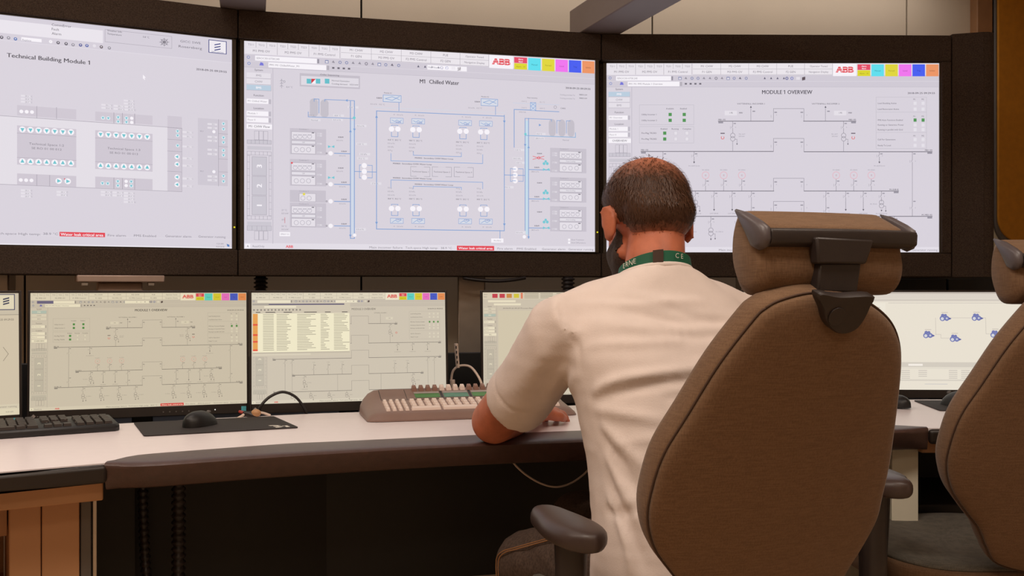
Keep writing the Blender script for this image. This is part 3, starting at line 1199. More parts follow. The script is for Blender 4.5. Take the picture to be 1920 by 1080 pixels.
def draw_chilled(c, pl):
    c.map, c.k = MOD3, K3
    header(c, box2='PM1 M1 ChilledWater_M1')
    c.rect(1450, 141.4, 1521, 149.8, WHITE, 3)
    c.text(1452, 145.5, 'No Filter', 3.2, SOFT, 4)
    sidebar(c, 2, 'M1 Chilled Water', 'M1 CHW Flow')
    statusbar(c)
    c.map, c.k = raymap(pl), 1920 / 658
    g = SOFT
    c.text(824, 154, 'M1  Chilled Water', 7.4, (78, 74, 84), 4, 'c', w=74, bold=.018)
    c.text(1107, 167, '2018-09-25 09:29:55', 3.4, (80, 76, 86), 4, 'r', w=50, bold=.02)
    for y in (177.5, 184):
        c.text(1050, y, 'Cooling provided Tic', 2.4, g, 4, w=30)
        c.text(1086, y, '98800 kW', 2.6, INK, 4, w=16)
    # mode box
    c.rect(562, 137, 675, 167, (196, 190, 201), 2)
    c.rect(564.5, 142, 672.5, 164, (222, 217, 226), 3)
    c.text(618, 140.5, 'Chiller Sequencing', 2.8, INK, 4, 'c', w=34)
    for x in (575, 592, 609):
        c.rect(x, 147.5, x + 8.6, 157, (100, 190, 202), 4)
    c.poly([(583.7, 147.8), (592, 148), (583.7, 156.6)], (206, 60, 70), 4)
    c.poly([(592, 148), (592, 157), (583.7, 156.6)], WHITE, 4)
    c.text(622, 151, 'Normal Operation', 2.5, INK, 4, w=32)
    c.text(622, 157, 'Cooling demand   1023 kW', 2.5, INK, 4, w=48)
    # weather mast
    c.line([(528, 148), (528, 165)], g, 3, 0.7)
    for y in (150, 155, 160):
        c.line([(525, y + 2), (528, y), (531, y + 2)], g, 3, 0.6)
    c.circ(533, 153, 2, g, 3, 0.6)
    c.text(537, 163, '8.4 °C', 3, g, 4)
    TK = (196, 191, 201)

    def tank(x0, y0, x1, y1):
        r = (x1 - x0) / 2
        c.rect(x0, y0 + r * .7, x1, y1 - r * .7, TK, 3)
        for y in (y0 + r * .7, y1 - r * .7):
            c.circ((x0 + x1) / 2, y, r, TK, 3)
    tank(581, 187, 596, 217)
    tank(601, 189, 616, 218)
    for x in (1029, 1047, 1064):
        tank(x, 225 + (x - 1029) * .04, x + 13, 254 + (x - 1029) * .03)

    def pipe(p, w_=1.1, col=BLUE):
        c.hv(p, col, 4, w_)
    pipe([(589, 190), (589, 185.5), (598, 186)])
    pipe([(598, 186), (598, 212)])
    pipe([(609, 190), (609, 186.5), (664.5, 189.5), (664.5, 222)])
    c.tri(650, 188.3, 3, PI, BLUE, 5)
    pipe([(578, 210), (578, 219), (663, 222)])
    for x in (657, 664.5):
        pipe([(x, 190), (x, 447)], 1.4)
    c.rect(658.5, 226, 663.4, 440, (206, 216, 232), 3)
    c.circ(664, 221, 2.6, (120, 205, 212), 5)
    for x, y, a in ((657, 246, -PI / 2), (664.5, 243, PI / 2), (657, 442, PI / 2)):
        c.tri(x, y, 3, a, BLUE, 5)
    pipe([(657, 447), (664.5, 447)])
    c.circ(665, 441, 3.2, WHITE, 5)
    c.text(578, 216, '18.8 °C', 2.6, g, 5)
    for x, y, s_ in ((627, 216.5, '18.8 °C'), (625, 224.6, '0.0 m³/h'), (654, 201, '23.8 °C'), (669, 236, '0.0 m³/h'), (583, 225, 'Normal'),
                     (670, 270, '13.8 °C'), (676, 289, '0.0 kPa'), (672, 297, '19.2 °C'), (668, 430, '0.0 m³/h'), (697, 344, '27.0 °C')):
        c.rect(x - 2, y - 2.5, x + 18, y + 2.5, (226, 222, 230), 3)
        c.text(x, y, s_, 2.8, g, 5)

    def chiller(x0, y0, y1, kind, right=False):
        c.rect(x0, y0, x0 + 68, y1, (200, 194, 205), 2)
        c.text(x0 + 26, y0 + 2.4, 'Condenser %d' % kind, 2.2, g, 4, 'c')
        x = x0 + (17.5 if right else 3)
        W_ = 42 if right else 45
        h = y1 - y0
        a0, a1, a2, a3, a4 = y0 + h * .13, y0 + h * .44, y0 + h * .48, y0 + h * .58, y1 - 2
        c.rect(x, a0, x + W_, a1, PALE, 3)
        c.rect(x, a2 - 1, x + W_, a3 + 1, (226, 222, 230), 3)
        c.rect(x, a3 + 2, x + W_, a4, PALE, 3)
        for p0, p1 in ((a0, a1), (a2 - 1, a3 + 1), (a3 + 2, a4)):
            c.frame(x, p0, x + W_, p1, (174, 168, 180), 4, 0.7)
        for i in range(4):
            c.circ(x + 7 + i * 9, (a0 + a1) / 2 + 1.5, 4, (180, 176, 188), 4, 0.8)
            c.line([(x + 3.5 + i * 9, (a0 + a1) / 2 - 3), (x + 7 + i * 9, (a0 + a1) / 2), (x + 10.5 + i * 9, (a0 + a1) / 2 - 3)], (180, 176, 188), 4, 0.6)
        for i in range(3):
            c.circ(x + 9 + i * 11.5, (a3 + a4) / 2 + 1.4, 4.3, (178, 174, 186), 4, 0.8)
        for y in (a0 + 2.6, a3 + 4.6):
            c.rect(x + W_ - 7, y - 0.8, x + W_ - 2.5, y + 0.9, (110, 106, 118), 5)
        c.text(x + W_ / 2, (a2 + a3) / 2, 'Free Cooling' if right else 'Off', 2.4, g, 5, 'c')
        bx = x0 + 4 if right else x0 + 51
        for y in (a0 + 4, a0 + 8, a3, a4 - 3):
            c.rect(bx, y - 1.6, bx + 9, y + 1.6, (218, 213, 222), 3)
            c.text(bx + 1, y, '12.1', 2, g, 4)
    for i, (y0, y1) in enumerate(((240, 291), (298, 349.5), (356, 378.5), (380, 427))):
        if i == 2:
            c.rect(543.5, 356, 611, 380, (200, 194, 205), 2)
            c.text(570, 358.4, 'Condenser 3', 2.2, g, 4, 'c')
            c.rect(561, 362.5, 592, 378.5, PALE, 3)
            c.frame(561, 362.5, 592, 378.5, (174, 168, 180), 4, 0.7)
            for x in (568, 579.5):
                c.circ(x, 371.5, 4.3, (178, 174, 186), 4, 0.8)
            c.circ(570, 364, 2.4, (226, 214, 90), 5)
        else:
            chiller(543.5, y0, y1, i + 1)
    c.rect(545.5, 304, 549, 307, RED, 6)
    for y in (287.5, 345.5, 377.5, 423.5):
        pipe([(627, y), (656, y + .6)], 1.3)
        c.circ(620, y, 4, WHITE, 4)
        c.circ(612.5, y, 1.6, INK, 4, .6)
        c.text(640, y - 3.8, '0.0kW', 2.5, INK, 5, bold=.02)
        c.text(636, y + 4.4, '0.0 m³/h', 2.4, g, 5)
    for y in (275, 333):
        c.poly([(615, y - 2.6), (621, y), (615, y + 2.6)], CYANC, 4)
        c.poly([(627, y - 2.6), (621, y), (627, y + 2.6)], CYANC, 4)
        c.text(634, y - 18, '0.0kW', 2.5, INK, 5, bold=.02)
        c.text(631, y - 12, '0.0 m³/h', 2.4, g, 5)
    for y, s_ in ((394, '27 °C'), (400, '0.0 kW'), (412, 'SP1'), (424, '50 °C'), (430, '0.0 kW')):
        c.text(528, y, s_, 2.8, g, 5)
    c.line([(534, 408), (534, 418)], (200, 90, 100), 4, 0.8)
    c.rect(524, 435, 544, 443, WHITE, 3)
    c.text(526, 439, 'SPRAY 01', 2.6, g, 5)
    # pumps
    for cx_, x0, x1, y in ((683, 665, 706, 321.5), (966, 946, 984, 328)):
        pipe([(x0, y), (x1, y + .6)])
        for d in (-11, 0, 11):
            c.circ(cx_, y + d, 4.8, WHITE, 5)
            if cx_ > 900:
                c.rect(cx_ - 6, y + d - .6, cx_ + 1, y + d + .6, BLUE, 6)
        c.hv([(cx_ - 6, y - 12), (cx_ - 9, y - 12), (cx_ - 9, y + 12), (cx_ - 6, y + 12)], BLUE, 4, 0.9)
        c.hv([(cx_ + 6, y - 11.5), (cx_ + 15, y - 11.5), (cx_ + 15, y + 12), (cx_ + 6, y + 12)], BLUE, 4, 0.9)
    # main loop
    pipe([(706, 208), (945.5, 216)], 1.2)
    pipe([(706, 208), (706, 429.5)], 1.4)
    pipe([(945.5, 216), (945.5, 432)], 1.3)
    pipe([(706, 429.5), (945.5, 432)], 1.3)
    for x, y, a in ((706, 219, -PI / 2), (706, 418, PI / 2), (945.5, 228, PI / 2), (945.5, 421, PI / 2)):
        c.tri(x, y, 3.2, a, BLUE, 5)
    c.hv([(700, 201), (948, 209)], (205, 215, 230), 3, 0.6)
    pipe([(937.5, 432), (937.5, 447)], 1.0)
    c.rect(921, 447, 944, 455, WHITE, 3)
    c.text(932.5, 451, 'Ancillary', 2.8, g, 5, 'c')
    # air handlers on top
    for x0, y0, bx in ((718.5, 178, 752), (902, 185, 933)):
        c.rect(x0, y0, bx, y0 + 14, (214, 218, 230), 3)
        c.frame(x0, y0, bx, y0 + 14, BLUE, 4, 0.9)
        m_ = (x0 + bx) / 2
        c.line([(x0 + 4, y0 + 7), (m_, y0 + 3.4), (bx - 3, y0 + 9)], BLUE, 5, 0.9)
        c.line([(x0 + 4, y0 + 7), (m_, y0 + 10.4), (bx - 3, y0 + 3)], BLUE, 5, 0.9)
        c.text(m_ - 8, y0 - 3.6, 'Module A%d' % (1 if x0 < 800 else 2), 2.3, INK, 5, 'c')
        c.text(x0 - 2, y0 + 6, '0.0kW', 2.6, INK, 5, 'r', bold=.02)
        c.text(x0 - 24, y0 + 17, '0.0 m³/h   10.5 °C', 2.5, g, 5)
        pipe([(bx - 4, y0 + 14), (bx - 4, y0 + 30)], 1.0)
    for i, x in enumerate((744, 784, 872, 911)):
        s_ = (x - 744) * 0.033
        y = 221 + s_
        c.text(x - 6, y - 6, 'M    0.0 m³/h', 2.3, g, 5)
        c.rect(x - 12, y, x + 12, y + 10.5, (214, 218, 230), 3)
        c.frame(x - 12, y, x + 12, y + 10.5, (140, 165, 210), 4, 0.8)
        c.line([(x - 9, y + 4), (x - 4, y + 7), (x, y + 4), (x + 5, y + 7), (x + 9, y + 4)], BLUE, 5, 0.8)
        c.text(x + 3, y + 8.2, '0.0kW', 2.5, (92, 120, 190), 5, 'c', bold=.02)
        for d in (-6, 6):
            c.circ(x + d - 4, y + 21, 5, WHITE, 5)
        c.hv([(x - 10, y + 17), (x - 10, y + 13.6), (x + 2, y + 13.6), (x + 2, y + 17)], BLUE, 4, 0.9)
        c.hv([(x - 10, y + 26), (x - 10, y + 35), (x + 2, y + 35), (x + 2, y + 26)], BLUE, 4, 1.0)
        for k, q in enumerate(('18.8 °C  20.2 °C', ' 0.0 m³/h', '   0.0 kPa', '   10.9 g')):
            c.text(x - 17, y + 41 + k * 6.6, q, 2.6, INK if k == 0 else g, 5)
        yb = 352 + s_ * .25
        for k, q in enumerate(('   0.0 g', '   0.0 kPa', ' 0.0 m³/h', '18.8 °C  20.2 °C')):
            c.text(x - 17, yb + k * 6.8, q, 2.6, INK if k == 3 else g, 5)
        yc = yb + 39
        for d in (-6, 6):
            c.circ(x + d - 4, yc, 5, WHITE, 5)
        c.hv([(x - 10, yc - 4), (x - 10, yc - 8), (x + 2, yc - 8), (x + 2, yc - 4)], BLUE, 4, 0.9)
        c.hv([(x - 10, yc + 5), (x - 10, yc + 13), (x + 2, yc + 13), (x + 2, yc + 5)], BLUE, 4, 1.0)
        c.rect(x - 12, yc + 18, x + 12, yc + 28, (214, 218, 230), 3)
        c.frame(x - 12, yc + 18, x + 12, yc + 28, (140, 165, 210), 4, 0.8)
        c.line([(x - 9, yc + 26), (x - 3, yc + 22), (x + 2, yc + 25), (x + 9, yc + 21)], BLUE, 5, 0.8)
        c.text(x + 3, yc + 20.4, '0.0kW', 2.5, (92, 120, 190), 5, 'c', bold=.02)
        c.text(x - 6, yc + 33.5, 'M    0.0 m³/h', 2.3, g, 5)
    for p in (((733, 288), (733, 301.5), (905, 306.2), (905, 290)), ((775, 284), (775, 291), (865, 293.5), (865, 286)),
              ((733, 352), (733, 337.5), (905, 341.5), (905, 354)), ((775, 354), (775, 349.2), (865, 351.6), (865, 356))):
        pipe(list(p), 1.0, (130, 165, 215))
    for x, y in ((737, 306.4), (778, 296), (737, 333.4), (778, 345.4)):
        c.text(x, y, 'MXR02  Secondary CHW Water Loop', 2.4, INK, 5, w=72, bold=.02)
    for i, x in enumerate((770, 810.5, 851.5)):
        y = 312.3 + i * .5
        c.frame(x, y, x + 36, y + 19, (160, 156, 168), 3, 0.7)
        c.rect(x + 11, y - 1, x + 25, y + 1, BG, 4)
        c.rect(x + 11, y + 18, x + 25, y + 20, BG, 4)
        c.text(x + 18, y + 9.6, 'Technical Space %d' % (i + 1), 2.4, INK, 5, 'c', w=31)
    # right-hand side
    c.text(998, 183.5, 'Heat recovery', 2.4, INK, 5, 'c')
    c.rect(994.5, 192, 1004.5, 207.5, (206, 214, 232), 3)
    c.frame(994.5, 192, 1004.5, 207.5, BLUE, 4, 0.8)
    c.line([(995, 192.5), (1004, 199), (995, 207)], BLUE, 5, 0.7)
    c.line([(1004, 192.5), (995, 199), (1004, 207)], BLUE, 5, 0.7)
    pipe([(964, 276), (964, 205.2), (994, 206.4)], 1.3)
    pipe([(1004, 207.6), (1048, 208.6)], 1.2)
    c.hv([(962, 193), (1048, 195.5)], (196, 208, 228), 4, 0.7)
    c.circ(1041, 201, 3, g, 4, 0.7)
    c.text(1051, 203, 'CARIS', 2.6, INK, 5)
    for x, y, s_ in ((978, 190, '17.4 °C'), (1012, 191.5, '15.1 °C'), (978, 202, '17.4 °C'), (1012, 203, '16.8 °C'), (973, 210, '0.0% P.00')):
        c.text(x, y, s_, 2.4, g, 5)
    pipe([(984.5, 222), (984.5, 432)], 1.3)
    pipe([(991, 222), (991, 447)], 1.4)
    c.rect(985.6, 226, 990, 440, (198, 220, 234), 3)
    pipe([(984.5, 222), (1034, 224.5), (1034, 228)], 1.0)
    pipe([(985, 254), (1079, 258.3), (1079, 249)], 1.2, (130, 175, 215))
    pipe([(1044, 250), (1044, 226), (1051, 226.5)], 1.0)
    pipe([(1062, 250), (1062, 226.5), (1069, 227)], 1.0)
    c.circ(985, 251.5, 2.4, (120, 205, 212), 5)
    c.text(1055, 262.5, 'Normal', 2.8, g, 5)
    for x, y, s_ in ((1006, 251, '10.8 °C'), (1004, 259.5, '280.0 m³/h'), (966, 281, '12.8 °C'), (962, 297, '360.3 kPa'), (968, 305, '12.8 °C'),
                     (946, 351, '19.8 °C'), (968, 436, '0.0 m³/h')):
        c.rect(x - 1, y - 2.4, x + 17, y + 2.4, (226, 222, 230), 3)
        c.text(x, y, s_, 2.6, g, 5)
    for x, y, a in ((984.5, 272, PI / 2), (991, 276, -PI / 2), (991, 445, PI / 2), (1012, 234.5, 0)):
        c.tri(x, y, 3, a, BLUE, 5)
    c.circ(983, 444, 3.4, WHITE, 5)
    for i, (y0, y1) in enumerate(((277, 325), (332, 380), (386.5, 434.5))):
        chiller(1031.5, y0, y1, i + 4, True)
        y = y0 + 40.8
        pipe([(991, y), (1031, y + .8)], 1.3)
        c.poly([(1018, y - 2.6), (1024, y), (1018, y + 2.6)], CYANC, 5)
        c.poly([(1030, y - 2.6), (1024, y), (1030, y + 2.6)], CYANC, 5)
        for q in (1020, 1026):
            c.circ(q, y - 11, 2.8, CYANC, 5)
        c.circ(1023, y - 15, 2.4, CYANC, 5)
        c.text(1002, y - 4, '0.0kW', 2.5, INK, 5, bold=.02)
        c.text(996, y + 4, '280.0 m³/h', 2.4, g, 5)
        c.text(1007, y - 30, '0.0kW', 2.5, INK, 5, bold=.02)
    c.line([(999, 293), (1020, 299)], RED, 5, 0.9)
    c.line([(999, 299), (1020, 293)], RED, 5, 0.9)
    c.circ(1010, 296, 3, RED, 5, 0.8)
    for y, s_ in ((449.5, 'Show Treatment'), (455, 'Show Diff pressure')):
        c.rect(1065, y - 2, 1069, y + 2, WHITE, 4)
        c.text(1071, y, s_, 2.6, g, 5)


def draw_overview(c, pl):
    c.map, c.k = MOD3, K3
    header(c)
    sidebar(c, 0, 'M1 Overview', 'OVERVIEW')
    statusbar(c)
    module_page(c)


display('left wall display showing the floor plan titled Technical Building Module 1', S1, draw_tech, BG, 0.07)
display('middle wall display showing the blue pipe diagram titled M1 Chilled Water', S2, draw_chilled, BG, 0.07)
display('right wall display showing the diagram titled MODULE 1 OVERVIEW, behind the seated man', S3, draw_overview, BG, 0.07)

# overhead beams running from the surround out over the desk
for (px0, d, lab) in (((-0.92, 3.42), (0.25, -0.968), 'grey-brown overhead beam above the left wall display joint'),
                      ((0.285, 3.66), (0.334, -0.943), 'grey overhead beam crossing above the joint of middle and right displays')):
    d = Vector(d).normalized()
    a = Vector(px0) - d * 0.02
    b = Vector(px0) + d * 1.9
    s_ = Vector((-d.y, d.x)) * 0.072
    mb = MB()
    mb.prism([a + s_, a - s_, b - s_, b + s_], 1.9712, 2.075)
    tag(obj('overhead_beam', mb, M_beam, bevel=0.004), lab, 'beam', 'overhead beams')

# ------------------------------------------------------------------ desk
ZT = 0.75
inner = [(-0.718, 1.775), (-0.7075, 1.82), (-0.6886, 1.85), (-0.631, 1.885), (-0.4518, 1.978), (-0.3445, 2.013), (0.0057, 2.123), (0.154, 2.163),
         (0.45, 2.225), (0.7, 2.252), (0.85, 2.252), (0.917, 2.212)]
outer = [(-0.718, 1.755), (-0.6366, 1.758), (-0.482, 1.829), (-0.324, 1.894), (-0.1043, 1.970), (0.1445, 2.031), (0.45, 2.10), (0.7, 2.14), (0.845, 2.166),
         (0.917, 2.196)]
backl = [(-1.75, 1.62), (-1.25, 2.05), (-0.912, 2.273), (-0.70, 2.376), (-0.475, 2.467), (0.173, 2.635), (0.7, 2.74), (1.157, 2.774), (1.95, 2.77)]
left_edge = [(-1.55, 1.20), (-1.15, 1.49), (-0.8625, 1.68), (-0.719, 1.768)]
right_edge = [(0.918, 2.206), (1.3, 2.206), (1.75, 2.19)]
desk = thing('control_desk', 'long curved white control desk with padded brown front edge', 'desk', (0, 2.3, FL))
mb = MB()
top_poly = [Vector(p) for p in left_edge + inner + right_edge] + [Vector(p) for p in backl[::-1]]
mb.prism(top_poly, ZT - 0.026, ZT)
obj('desktop', mb, M_white, desk)
for nm, pl_ in (('edge_strip', left_edge), ('edge_strip', right_edge)):
    mb = MB()
    o_ = offset([Vector(p) for p in pl_], 0.016)
    mb.prism([Vector(p) for p in pl_] + o_[::-1], ZT - 0.034, ZT - 0.001)
    obj(nm, mb, M_edge, desk, bevel=0.008, segs=3, label='black edge strip')
# padded rest: lofted along the curve
ci = crom([Vector(p) for p in inner], 8)
co = crom([Vector(p) for p in outer], 8)


def resample(ps, n):
    L = [0]
    for a, b in zip(ps, ps[1:]):
        L.append(L[-1] + (b - a).length)
    out = []
    j = 0
    for i in range(n):
        s_ = L[-1] * i / (n - 1)
        while j < len(ps) - 2 and L[j + 1] < s_:
            j += 1
        q = (s_ - L[j]) / max(1e-9, L[j + 1] - L[j])
        out.append(ps[j].lerp(ps[j + 1], min(1, max(0, q))))
    return out


N = 70
ci, co = resample(ci, N), resample(co, N)
rings = []
for i in range(N):
    a, b = ci[i], co[i]
    w_ = (b - a).length
    d = (b - a).normalized()
    zt = ZT + 0.003
    kw = min(1.0, w_ / 0.06)
    prof = [(0, zt - 0.002), (w_ * 0.3, zt), (w_ - 0.020 * kw, zt - 0.001), (w_ - 0.006 * kw, zt - 0.003), (w_, zt - 0.007), (w_ - 0.001, zt - 0.012),
            (w_ - 0.012 * kw, zt - 0.030), (w_ - 0.022 * kw, zt - 0.046), (w_ - 0.03 * kw, zt - 0.05), (0, zt - 0.05)]
    rings.append([Vector((*(a + d * max(q, -0.1)), z)) for q, z in prof])
mb = MB()
mb.loft(rings)
obj('front_pad', mb, M_pad, desk, smooth=True, autosm=60, label='brown padded leather front rest')
# frame, trough, rear panel, modesty panel
mb = MB()
l2 = offset([Vector(p) for p in left_edge], -0.03)
l3 = offset([Vector(p) for p in left_edge], -0.12)
mb.prism(l2 + l3[::-1], ZT - 0.072, ZT - 0.028)
obj('frame_rail', mb, M_tan, desk, bevel=0.003, label='tan rail under the left edge')
mb = MB()
r2 = offset([Vector(p) for p in right_edge], -0.03)
r3 = offset([Vector(p) for p in right_edge], -0.12)
mb.prism(r2 + r3[::-1], ZT - 0.06, ZT - 0.028)
obj('frame_rail', mb, M_tan, desk, bevel=0.003)
bl = [Vector(p) for p in backl]
mb = MB()
mb.prism(offset(bl, -0.002) + offset(bl, -0.50)[::-1], 0.690, 0.712)
obj('monitor_shelf', mb, M_dark, desk, bevel=0.002, label='black sunken shelf behind the desktop')
mb = MB()
mb.prism(offset(bl, -0.475) + offset(bl, -0.50)[::-1], 0.60, 0.862)
obj('rear_panel', mb, M_dark, desk, bevel=0.002, label='low black panel along the rear')
mid = [Vector(p) for p in ((-0.90, 2.16), (-0.45, 2.42), (0.17, 2.58), (0.7, 2.68), (0.93, 2.70), (1.48, 2.70))]
mb = MB()
mb.prism(offset(mid, 0.0) + offset(mid, -0.02)[::-1], 0.335, 0.722)
obj('modesty_panel', mb, M_dark, desk, label='black panel closing the leg space')
mb = MB()
mb.prism(offset(mid, 0.14)[:-1] + offset(mid, 0.12)[:-1][::-1], 0.665, 0.724)
obj('cable_tray', mb, M_dark, desk)
# left pedestal
yl = math.radians(28)
ul, nl = Vector((math.cos(yl), math.sin(yl))), Vector((math.sin(yl), -math.cos(yl)))


def ped(s0, s1, d0, d1, z0, z1, m_=None):
    o_ = Vector((-0.775, 1.87))
    m_ = m_ or MB()
    m_.prism([o_ + ul * s0 + nl * d1, o_ + ul * s1 + nl * d1, o_ + ul * s1 + nl * d0, o_ + ul * s0 + nl * d0], z0, z1)
    return m_


obj('pedestal', ped(-0.150, -0.098, -0.40, 0.0, FL, 0.678), M_tan, desk, bevel=0.002, label='tan pedestal panel')
obj('pedestal', ped(-0.0965, -0.033, -0.40, 0.0, FL, 0.678), M_tan, desk, bevel=0.002, label='tan pedestal panel')
obj('leg', ped(-0.031, -0.012, -0.06, -0.005, FL, 0.724), M_grey, desk, bevel=0.002, label='dark grey metal leg profile')
obj('leg', ped(-0.010, -0.003, -0.06, 0.0, FL, 0.724), M_alu, desk, bevel=0.001, label='bright aluminium leg profile')
mb = ped(-0.6, -0.152, -0.40, -0.38, FL, 0.678)
ped(-0.6, -0.152, -0.40, -0.06, 0.60, 0.678, mb)
ped(-0.6, -0.152, -0.40, -0.06, 0.28, 0.292, mb)
ped(-0.6, -0.152, -0.40, -0.06, 0.44, 0.452, mb)
obj('open_shelf', mb, M_tan, desk, bevel=0.001)
obj('inner_panel', ped(0.004, 0.10, -0.30, -0.28, 0.16, 0.722), M_dark, desk)
# right pedestal
mb = MB()
mb.box((0.912, 2.47, (FL + 0.70) / 2), (0.013, 0.4, 0.70 - FL))
mb.box((0.889, 2.265, (FL + 0.70) / 2), (0.060, 0.02, 0.70 - FL))
obj('pedestal', mb, M_cream, desk, bevel=0.002, label='cream right pedestal panel')
mb = MB()
mb.box((1.5, 2.5, (FL + 0.722) / 2), (0.04, 0.5, 0.722 - FL))
obj('leg', mb, M_cream, desk, bevel=0.002)
for x in (-0.3, 0.5):
    mb = MB()
    mb.box((x, 2.66 + x * 0.25, (FL + 0.71) / 2), (0.06, 0.05, 0.71 - FL))
    obj('leg', mb, M_dark, desk, bevel=0.003)
mb = MB()
mb.box((-1.45, 1.75, (FL + 0.722) / 2), (0.04, 0.4, 0.722 - FL), math.radians(35))
obj('leg', mb, M_tan, desk, bevel=0.002)

# computer under the right end of the desk
t = thing('desktop_computer', 'black desktop computer lying on a low shelf under the right desk end', 'computer', (1.06, 2.5, 0.472))
mb = MB()
mb.box((1.06, 2.53, 0.510), (0.25, 0.34, 0.076))
obj('case', mb, M_black, t, bevel=0.004)
mb = MB()
mb.box((1.06, 2.357, 0.522), (0.10, 0.006, 0.010))
obj('drive_slot', mb, M_grey, t)
mb = MB()
mb.box((1.20, 2.53, 0.463), (0.558, 0.40, 0.016))
obj('computer_shelf', mb, M_dark, desk, bevel=0.001)

# ------------------------------------------------------------------ desk monitors


def monitor(label, A, B, draw, bg, tint, z0=0.768, z1=1.048, tilt=0.02, stick=True):
    pl = plane_of(A, B, z0, z1, tilt)
    org, u, v, n, W, H = pl
    base = org + u * W / 2 - n * 0.10
    t_ = thing('desk_monitor', label, 'monitor', (base.x, base.y, 0.712), 'monitors along the control desk')
    rot = Matrix((u, -n, v)).transposed()
    mb_ = MB()

    def bx(m_, x0, x1, z0_, z1_, d0, d1):
        m_.box(org + u * (x0 + x1) / 2 + v * (z0_ + z1_) / 2 + n * (d0 + d1) / 2, (x1 - x0, d1 - d0, z1_ - z0_), rot=rot)
    e = 0.0055
    bx(mb_, -e, 0, -0.024, H + e, -0.016, 0.003)
    bx(mb_, W, W + e, -0.024, H + e, -0.016, 0.003)
    bx(mb_, 0, W, H, H + e, -0.016, 0.003)
    bx(mb_, 0, W, -0.024, 0, -0.016, 0.003)
    bx(mb_, 0, W, 0, H, -0.016, -0.002)
    obj('bezel', mb_, M_bezel, t_, bevel=0.001)
    mb_ = MB()
    bx(mb_, W * .2, W * .8, H * .15, H * .8, -0.055, -0.014)
    obj('rear_housing', mb_, M_black, t_, bevel=0.008)
    c = Canvas(tint)
    draw(c, pl)
    c.build('screen', org - n * 0.001, u, v, n, W, H, t_, bg)
    # stand
    mb_ = MB()
    nz = Vector((n.x, n.y, 0)).normalized()
    p0 = org + u * W / 2 - nz * 0.075
    mb_.box((p0.x, p0.y, 0.84), (0.05, 0.022, 0.255), math.atan2(u.y, u.x))
    obj('stand_neck', mb_, M_black, t_, bevel=0.003)
    mb_ = MB()
    mb_.box((p0.x, p0.y, 0.718), (0.22, 0.15, 0.0115), math.atan2(u.y, u.x))
    obj('stand_base', mb_, M_black, t_, bevel=0.004)
    mb_ = MB()
    for q in (0.6, 0.63, 0.66, 0.69, 0.72):
        p = org + u * W * q - v * 0.014 + n * 0.003
        mb_.disc(p, n, 0.0017, 0.001, 8)
    obj('buttons', mb_, M_grey, t_)
    mb_ = MB()
    mb_.disc(org + u * W * 0.845 - v * 0.013 + n * 0.003, n, 0.0016, 0.001, 8)
    obj('power_light', mb_, glow((240, 236, 225)), t_)
    mb_ = MB()
    mb_.disc(org + u * W * 0.018 - v * 0.013 + n * 0.003, n, 0.005, 0.0008, 4)
    obj('maker_badge', mb_, M_plate, t_)
    if stick:
        mb_ = MB()
        bx(mb_, W - 0.014, W - 0.002, -0.019, -0.007, 0.003, 0.0038)
        obj('sticker', mb_, M_cyan, t_, label='small cyan sticker on the lower right corner')
    return t_


TINT = (0.85, 0.785, 0.53)


def draw_m0(c, pl):
    c.k = 1920 / 480
    c.rect(0, 0, 1920, 190, (214, 208, 218), 1)
    c.rect(1740, 8, 1890, 150, (70, 76, 130), 3)
    c.rect(1747, 15, 1883, 143, (238, 234, 240), 4)
    for k in range(3):
        y = 42 + k * 22
        c.poly([(1795, y + 8), (1845, y - 6), (1845, y + 6), (1795, y + 20)], (60, 66, 110), 5)
    c.rect(0, 190, 1920, 194, SOFT, 2)
    c.text(1880, 235, '2018-09-25 09:29:55', 4, INK, 4, 'r')
    c.rect(60, 260, 1640, 960, (226, 221, 229), 2)
    c.frame(60, 260, 1640, 960, SOFT, 3, 0.7)
    c.text(1, 120, 'Technical Building Module 1', 9, INK, 4)
    for x in (150, 700, 1150):
        c.rect(x, 340, x + 380, 800, (206, 199, 210), 3)
        c.text(x + 190, 560, 'Technical Space', 5, SOFT, 4, 'c')
        for i in range(7):
            c.circ(x + 40 + i * 50, 370, 5, WHITE, 4)
            c.tri(x + 40 + i * 50, 370, 4, PI / 2, CYANC, 5)
            c.circ(x + 40 + i * 50, 770, 5, WHITE, 4)
            c.tri(x + 40 + i * 50, 770, 4, -PI / 2, CYANC, 5)
    c.line([(1795, 480), (1835, 540), (1795, 600)], (150, 144, 150), 4, 1.0)
    c.rect(0, 985, 1920, 1025, (228, 223, 231), 2)
    c.text(1900, 1005, 'Generator alarm   Generator running', 4, SOFT, 4, 'r')
    c.rect(0, 1025, 1920, 1080, (236, 232, 238), 2)
    c.text(1870, 1052, '9:29 AM', 3, SOFT, 4, 'r')


def draw_m1(c, pl):
    c.map, c.k = MOD3, K3
    header(c, '', 'PM1 M1 PMS Module 1 Overview')
    c.rect(1155, 141, 1200, 149.5, (110, 106, 160), 5)
    sidebar(c, 0, 'M1 Overview', 'OVERVIEW')
    statusbar(c)
    module_page(c)


